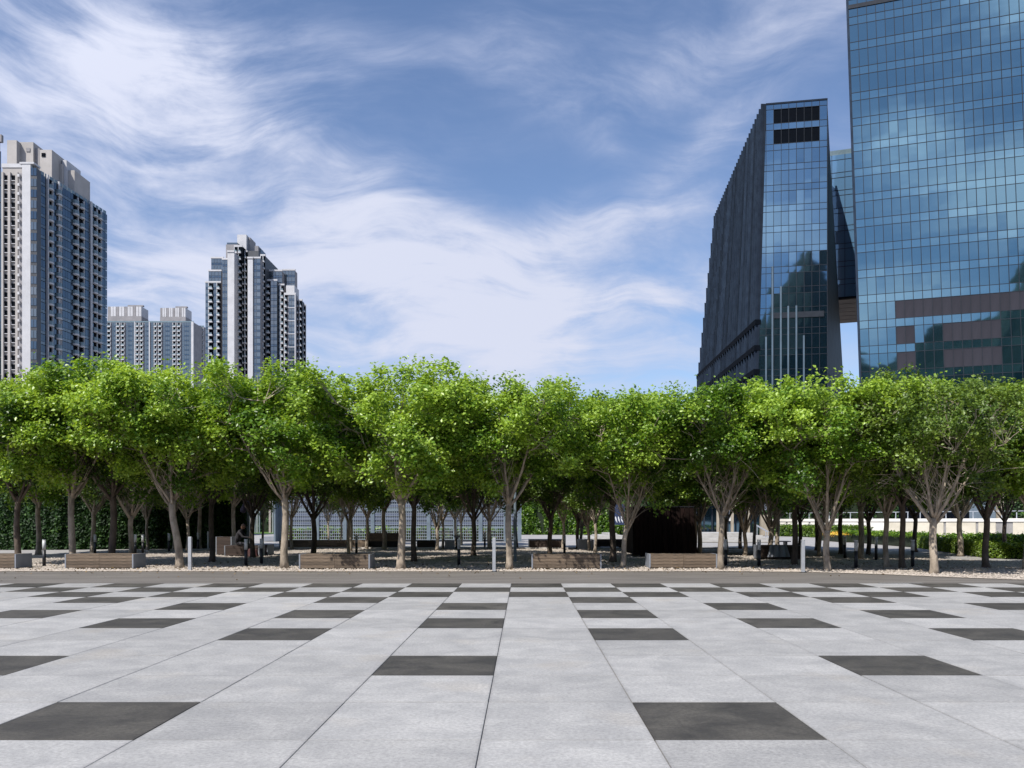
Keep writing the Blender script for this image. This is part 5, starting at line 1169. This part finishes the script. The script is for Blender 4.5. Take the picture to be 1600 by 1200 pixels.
# ------------------------------------------------------------------ posts and bollards
def silver_post(px, py, ytop, label, Y=None):
    p = G(px, py) if Y is None else Vector((gx(px, Y), Y, 0)); h = P(0, ytop, p.y).z; w = .048
    t = thing('marker_post', label, 'post', (p.x, p.y, 0), 0, 'silver square posts along the front of the gravel')
    m = MB().box(-w, w, -w, w, 0, h - .012); m.build('post', M['metal_light'], t, bevel=.004)
    MB().box(-w + .006, w - .006, -w + .006, w - .006, h - .010, h).build('cap', M['frost'], t); MB().box(-.085, .085, -.085, .085, .0, .012).build('base_plate', M['metal_dark'], t)
silver_post(297, 891.5, 838.5, 'silver square post at the left, right of the thick leaning trunk')
silver_post(772, 893.0, 840, 'silver square post in the centre, left of a front-row trunk')
silver_post(1254.5, 894.2, 843.5, 'silver square post at the right, beside a dark slim trunk')
def bollard_mesh():
    t = thing('light_bollard', '', 'bollard', (0, 0, 0), 0, 'black bollard lights with pale tops')
    MB().tube([(0, 0, 0), (0, 0, .54)], .055, 10).build('post', M['metal_dark'], t, True); MB().tube([(0, 0, .541), (0, 0, .86)], .057, 10).build('lamp_shade', M['frost'], t, True)
    MB().tube([(0, 0, .861), (0, 0, .885)], .060, 10).build('cap', M['metal_light'], t); MB().tube([(0, 0, .0), (0, 0, .015)], .10, 10).build('base_plate', M['metal_dark'], t); return t
bol = bollard_mesh(); first = True
for px, py, lab, Y in ((69, 884.5, 'bollard light between the two leftmost benches', None), (148.5, 866, 'bollard light standing between the thick pale trunk and the dark thick trunk at the left', None), (211.5, 865.5, 'taller-looking bollard light right of the dark thick trunk', None),
                    (205.5, 861, 'small far bollard light close behind another, left of the slim path-side tree', None), (223, 865.5, 'bollard light low beside the right end of the long left bench', None), (264, 862, 'bollard light left of the thick leaning trunk', None),
                    (309.5, 859, 'bollard light between the leaning trunk and the white post', None), (384.3, 884, 'bollard light in front of the seated person', None), (408.5, 881, 'dark bollard just right of the seated person', None),
                    (557, 868, 'bollard light behind the middle-left bench', None), (717, 883, 'bollard light in front of the grey drinking fountain', None), (757.5, 857, 'small far bollard light on the path left of the centre silver post', None),
                    (882, 869, 'bollard light at the right end of the dark bench in the centre background', None), (1134, 884, 'dark bollard just right of the pale trunk at the bench end', None), (1186, 885, 'bollard light at the left end of the slanted bench', None), (1320, 872, 'bollard light right of the low-forked front tree, near the path', None),
                    (1337.5, 887.5, 'short dark bollard in the shade before the flower bed', None), (1369, 875, 'bollard light left of the mottled pale trunk', None), (1426, 886, 'bollard light between the very dark trunk and the thick pale tree', None)):
    o = bol if first else copy_tree(bol); first = False; p = G(px, py); o.location = (p.x, p.y, 0); o['label'] = lab
def white_post():
    p = G(325, 857.5); h = P(0, 831, p.y).z
    t = thing('white_post', 'slim white post just left of the dark trunk beside the seated person', 'post', (p.x, p.y, 0)); MB().tube([(0, 0, 0), (0, 0, h)], .04, 8).build('post', M['white'], t); MB().tube([(0, 0, h + .001), (0, 0, h + .03)], .05, 8).build('cap', M['metal_light'], t)
white_post()
def floodlight():
    Y = 30.5; c = P(805, 658, Y); t = thing('floodlight_pole', 'grey floodlight on a pole hidden in the crown of the centre tree', 'lamp post', (c.x, Y, 0))
    MB().tube([(0, 0, 0), (0, 0, c.z - .1)], [.06, .05], 8).build('pole', M['fence_steel'], t)
    MB().hexa([(-.13, -.25, c.z - .2), (.13, -.25, c.z - .2), (.13, .05, c.z - .1), (-.13, .05, c.z - .1), (-.12, -.18, c.z + .2), (.12, -.18, c.z + .2), (.12, .05, c.z + .22), (-.12, .05, c.z + .22)]).build('lamp_head', M['bench_end'], t, bevel=.01)
    MB().box(-.2, .2, -.02, .1, c.z - .26, c.z - .2).build('bracket', M['metal_dark'], t)
floodlight()
def drain():
    a = G(1378, 911.2); b = G(1440, 911.6); t = thing('drain_grate', 'dark drain grate in the paving near the right end of the gravel edge', 'drain'); y = 20.02; n = 12
    x0, x1 = gx(1374, y), gx(1442, y)
    MB().box(x0, x1, y - .10, y + .10, -.004, .002).build('frame', M['metal_dark'], t)
    for k in range(n): xx = x0 + (x1 - x0) * (k + .5) / n; MB().box(xx - .025, xx + .025, y - .085, y + .085, .003, .008).build('bar', M['grey_wall'], t)
drain()

# ------------------------------------------------------------------ the seated person
def person():
    Y = 35.42; px0 = 376.0; x0 = gx(px0, Y)
    t = thing('person', 'person in dark clothes seated side-on on a shaded bench, arms stretched forward', 'person', (x0, Y, 0))
    J = {'pelvis': (-.16, 0, .55), 'belly': (-.14, 0, .74), 'chest': (-.03, 0, .97), 'neck': (.03, 0, 1.11), 'neck2': (.06, 0, 1.17),
         'hipL': (-.11, -.10, .54), 'kneeL': (.33, -.13, .53), 'ankL': (.38, -.13, .12), 'toeL': (.56, -.14, .05),
         'hipR': (-.11, .10, .54), 'kneeR': (.31, .13, .53), 'ankR': (.48, .14, .12), 'toeR': (.66, .15, .05),
         'shL': (-.02, -.18, 1.05), 'elL': (.16, -.22, .82), 'wrL': (.40, -.14, .80), 'shR': (-.02, .18, 1.05), 'elR': (.17, .22, .81), 'wrR': (.41, .13, .79)}
    def skin(name, keys, edges, rad, m, parent=None, root=0, lv=2):
        me = bpy.data.meshes.new(name); me.from_pydata([J[k] if isinstance(k, str) else k for k in keys], [(keys.index(a), keys.index(b)) for a, b in edges], []); me.update()
        o = link(name, me, parent, m); sk = o.modifiers.new('skin', 'SKIN'); sk.use_smooth_shade = True
        for i, r in enumerate(rad): v = me.skin_vertices[0].data[i]; v.radius = (r, r) if not isinstance(r, tuple) else r; v.use_root = i == root
        sb = o.modifiers.new('sub', 'SUBSURF'); sb.levels = sb.render_levels = lv; return o
    ks = list(J); E = [('pelvis', 'belly'), ('belly', 'chest'), ('chest', 'neck'), ('neck', 'neck2'), ('pelvis', 'hipL'), ('hipL', 'kneeL'), ('kneeL', 'ankL'), ('ankL', 'toeL'), ('pelvis', 'hipR'), ('hipR', 'kneeR'), ('kneeR', 'ankR'), ('ankR', 'toeR'),
                       ('chest', 'shL'), ('shL', 'elL'), ('elL', 'wrL'), ('chest', 'shR'), ('shR', 'elR'), ('elR', 'wrR')]
    rad = {'pelvis': .13, 'belly': .125, 'chest': .14, 'neck': .06, 'neck2': .052, 'hipL': .09, 'kneeL': .062, 'ankL': .042, 'toeL': .035, 'hipR': .09, 'kneeR': .062, 'ankR': .042, 'toeR': .035, 'shL': .062, 'elL': .044, 'wrL': .030, 'shR': .062, 'elR': .044, 'wrR': .030}
    skin('body', ks, E, [rad[k] for k in ks], M['trousers'], t)
    # shirt over torso and sleeves
    sk = ['pelvis', 'belly', 'chest', 'shL', 'elL', 'shR', 'elR']; skin('shirt', sk, [('pelvis', 'belly'), ('belly', 'chest'), ('chest', 'shL'), ('shL', 'elL'), ('chest', 'shR'), ('shR', 'elR')], [.142, .142, .158, .078, .058, .078, .058], M['shirt'], t)
    # head with face
    bm = bmesh.new(); bmesh.ops.create_uvsphere(bm, u_segments=20, v_segments=14, radius=1)
    for v in bm.verts:
        x, y, z = v.co; w = 1 - .25 * max(0, -z) ** 1.3; v.co = Vector((x * .098 * (1 - .05 * max(0, -z)), y * .075 * w, z * .120))
        if x > .75 and abs(y) < .25 and -.35 < z < .15: v.co.x += .022 * (1 - abs(z + .12) * 2)
        if x > .6 and abs(y) < .4 and -.95 < z < -.75: v.co.x += .012
        if .55 < x and .2 < abs(y) < .55 and .05 < z < .3: v.co.x -= .008
        if x > .6 and abs(y) < .3 and -.62 < z < -.5: v.co.x += .006
    me = bpy.data.meshes.new('head'); bm.to_mesh(me); bm.free(); hd = link('head', me, t, M['skin']); hd.location = (.11, 0, 1.26); hd.rotation_euler = (0, R(12), 0)
    me.polygons.foreach_set('use_smooth', [True] * len(me.polygons))
    for s in (-1, 1):
        e = MB().tube([(.088, s * .032, .012), (.094, s * .032, .012)], .009, 8).build('eye', M['hair'], hd); MB().tube([(-.01, s * .073, -.005), (-.01, s * .084, -.005)], [.028, .018], 8).build('ear', M['skin'], hd)
    bm = bmesh.new(); bmesh.ops.create_uvsphere(bm, u_segments=18, v_segments=12, radius=1)
    for v in bm.verts:
        x, y, z = v.co; v.co = Vector((x * .106 - .012, y * .084, z * .124 + .014))
    bmesh.ops.delete(bm, geom=[v for v in bm.verts if v.co.z < .0 - .05 * (v.co.x < -.03) - .04 * (v.co.x < -.06) + (.055 if v.co.x > .04 else 0)], context='VERTS')
    me = bpy.data.meshes.new('hair'); bm.to_mesh(me); bm.free(); link('hair', me, t, M['hair']); ho = t.children[-1]; ho.location = hd.location; ho.rotation_euler = hd.rotation_euler
    # hands: palm and five bent fingers each
    for s, wr in ((-1, J['wrL']), (1, J['wrR'])):
        w = Vector(wr); pts = [tuple(w), tuple(w + Vector((.05, 0, -.004))), tuple(w + Vector((.085, 0, -.01)))]; edges = [(0, 1), (1, 2)]; rad2 = [.026, .030, .028]
        for k in range(4):
            o = (k - 1.5) * .019; L_ = (.062, .074, .070, .055)[k]; b = w + Vector((.088, o, -.010)); i = len(pts)
            pts += [tuple(b), tuple(b + Vector((L_ * .5, 0, -.006))), tuple(b + Vector((L_ * .82, 0, -.026)))]; edges += [(2, i), (i, i + 1), (i + 1, i + 2)]; rad2 += [.010, .009, .007]
        i = len(pts); b = w + Vector((.035, -s * .03, -.005)); pts += [tuple(b), tuple(b + Vector((.03, -s * .018, -.012))), tuple(b + Vector((.052, -s * .016, -.026)))]; edges += [(1, i), (i, i + 1), (i + 1, i + 2)]; rad2 += [.012, .010, .008]
        me = bpy.data.meshes.new('hand'); me.from_pydata(pts, edges, []); me.update(); o = link('hand', me, t, M['skin']); o.modifiers.new('skin', 'SKIN').use_smooth_shade = True
        for j, r in enumerate(rad2): me.skin_vertices[0].data[j].radius = (r, r); me.skin_vertices[0].data[j].use_root = j == 0
        sb = o.modifiers.new('sub', 'SUBSURF'); sb.levels = sb.render_levels = 1
    for k in ('L', 'R'):
        a = Vector(J['ank' + k]); MB().hexa([(a.x - .08, a.y - .045, 0), (a.x + .2, a.y - .05, 0), (a.x + .2, a.y + .05, 0), (a.x - .08, a.y + .045, 0), (a.x - .07, a.y - .04, .10), (a.x + .15, a.y - .035, .055), (a.x + .15, a.y + .035, .055), (a.x - .07, a.y + .04, .10)]).build('shoe', M['white'], t, bevel=.012)
person()
def bag():
    x = gx(396, 34.9); t = thing('bag', 'dark red bag on the ground at the feet of the seated person', 'bag', (x, 34.8, 0))
    MB().hexa([(-.22, -.12, 0.004), (.22, -.12, 0.004), (.24, .14, 0.004), (-.22, .14, 0.004), (-.17, -.07, .34), (.16, -.06, .30), (.16, .08, .32), (-.17, .09, .35)]).build('body', M['bag'], t, bevel=.03)
    MB().tube([(-.10, 0, .32), (-.07, 0, .44), (.05, 0, .44), (.09, 0, .30)], .012, 5).build('handle', M['metal_dark'], t)
bag()
bpy.context.view_layer.update()
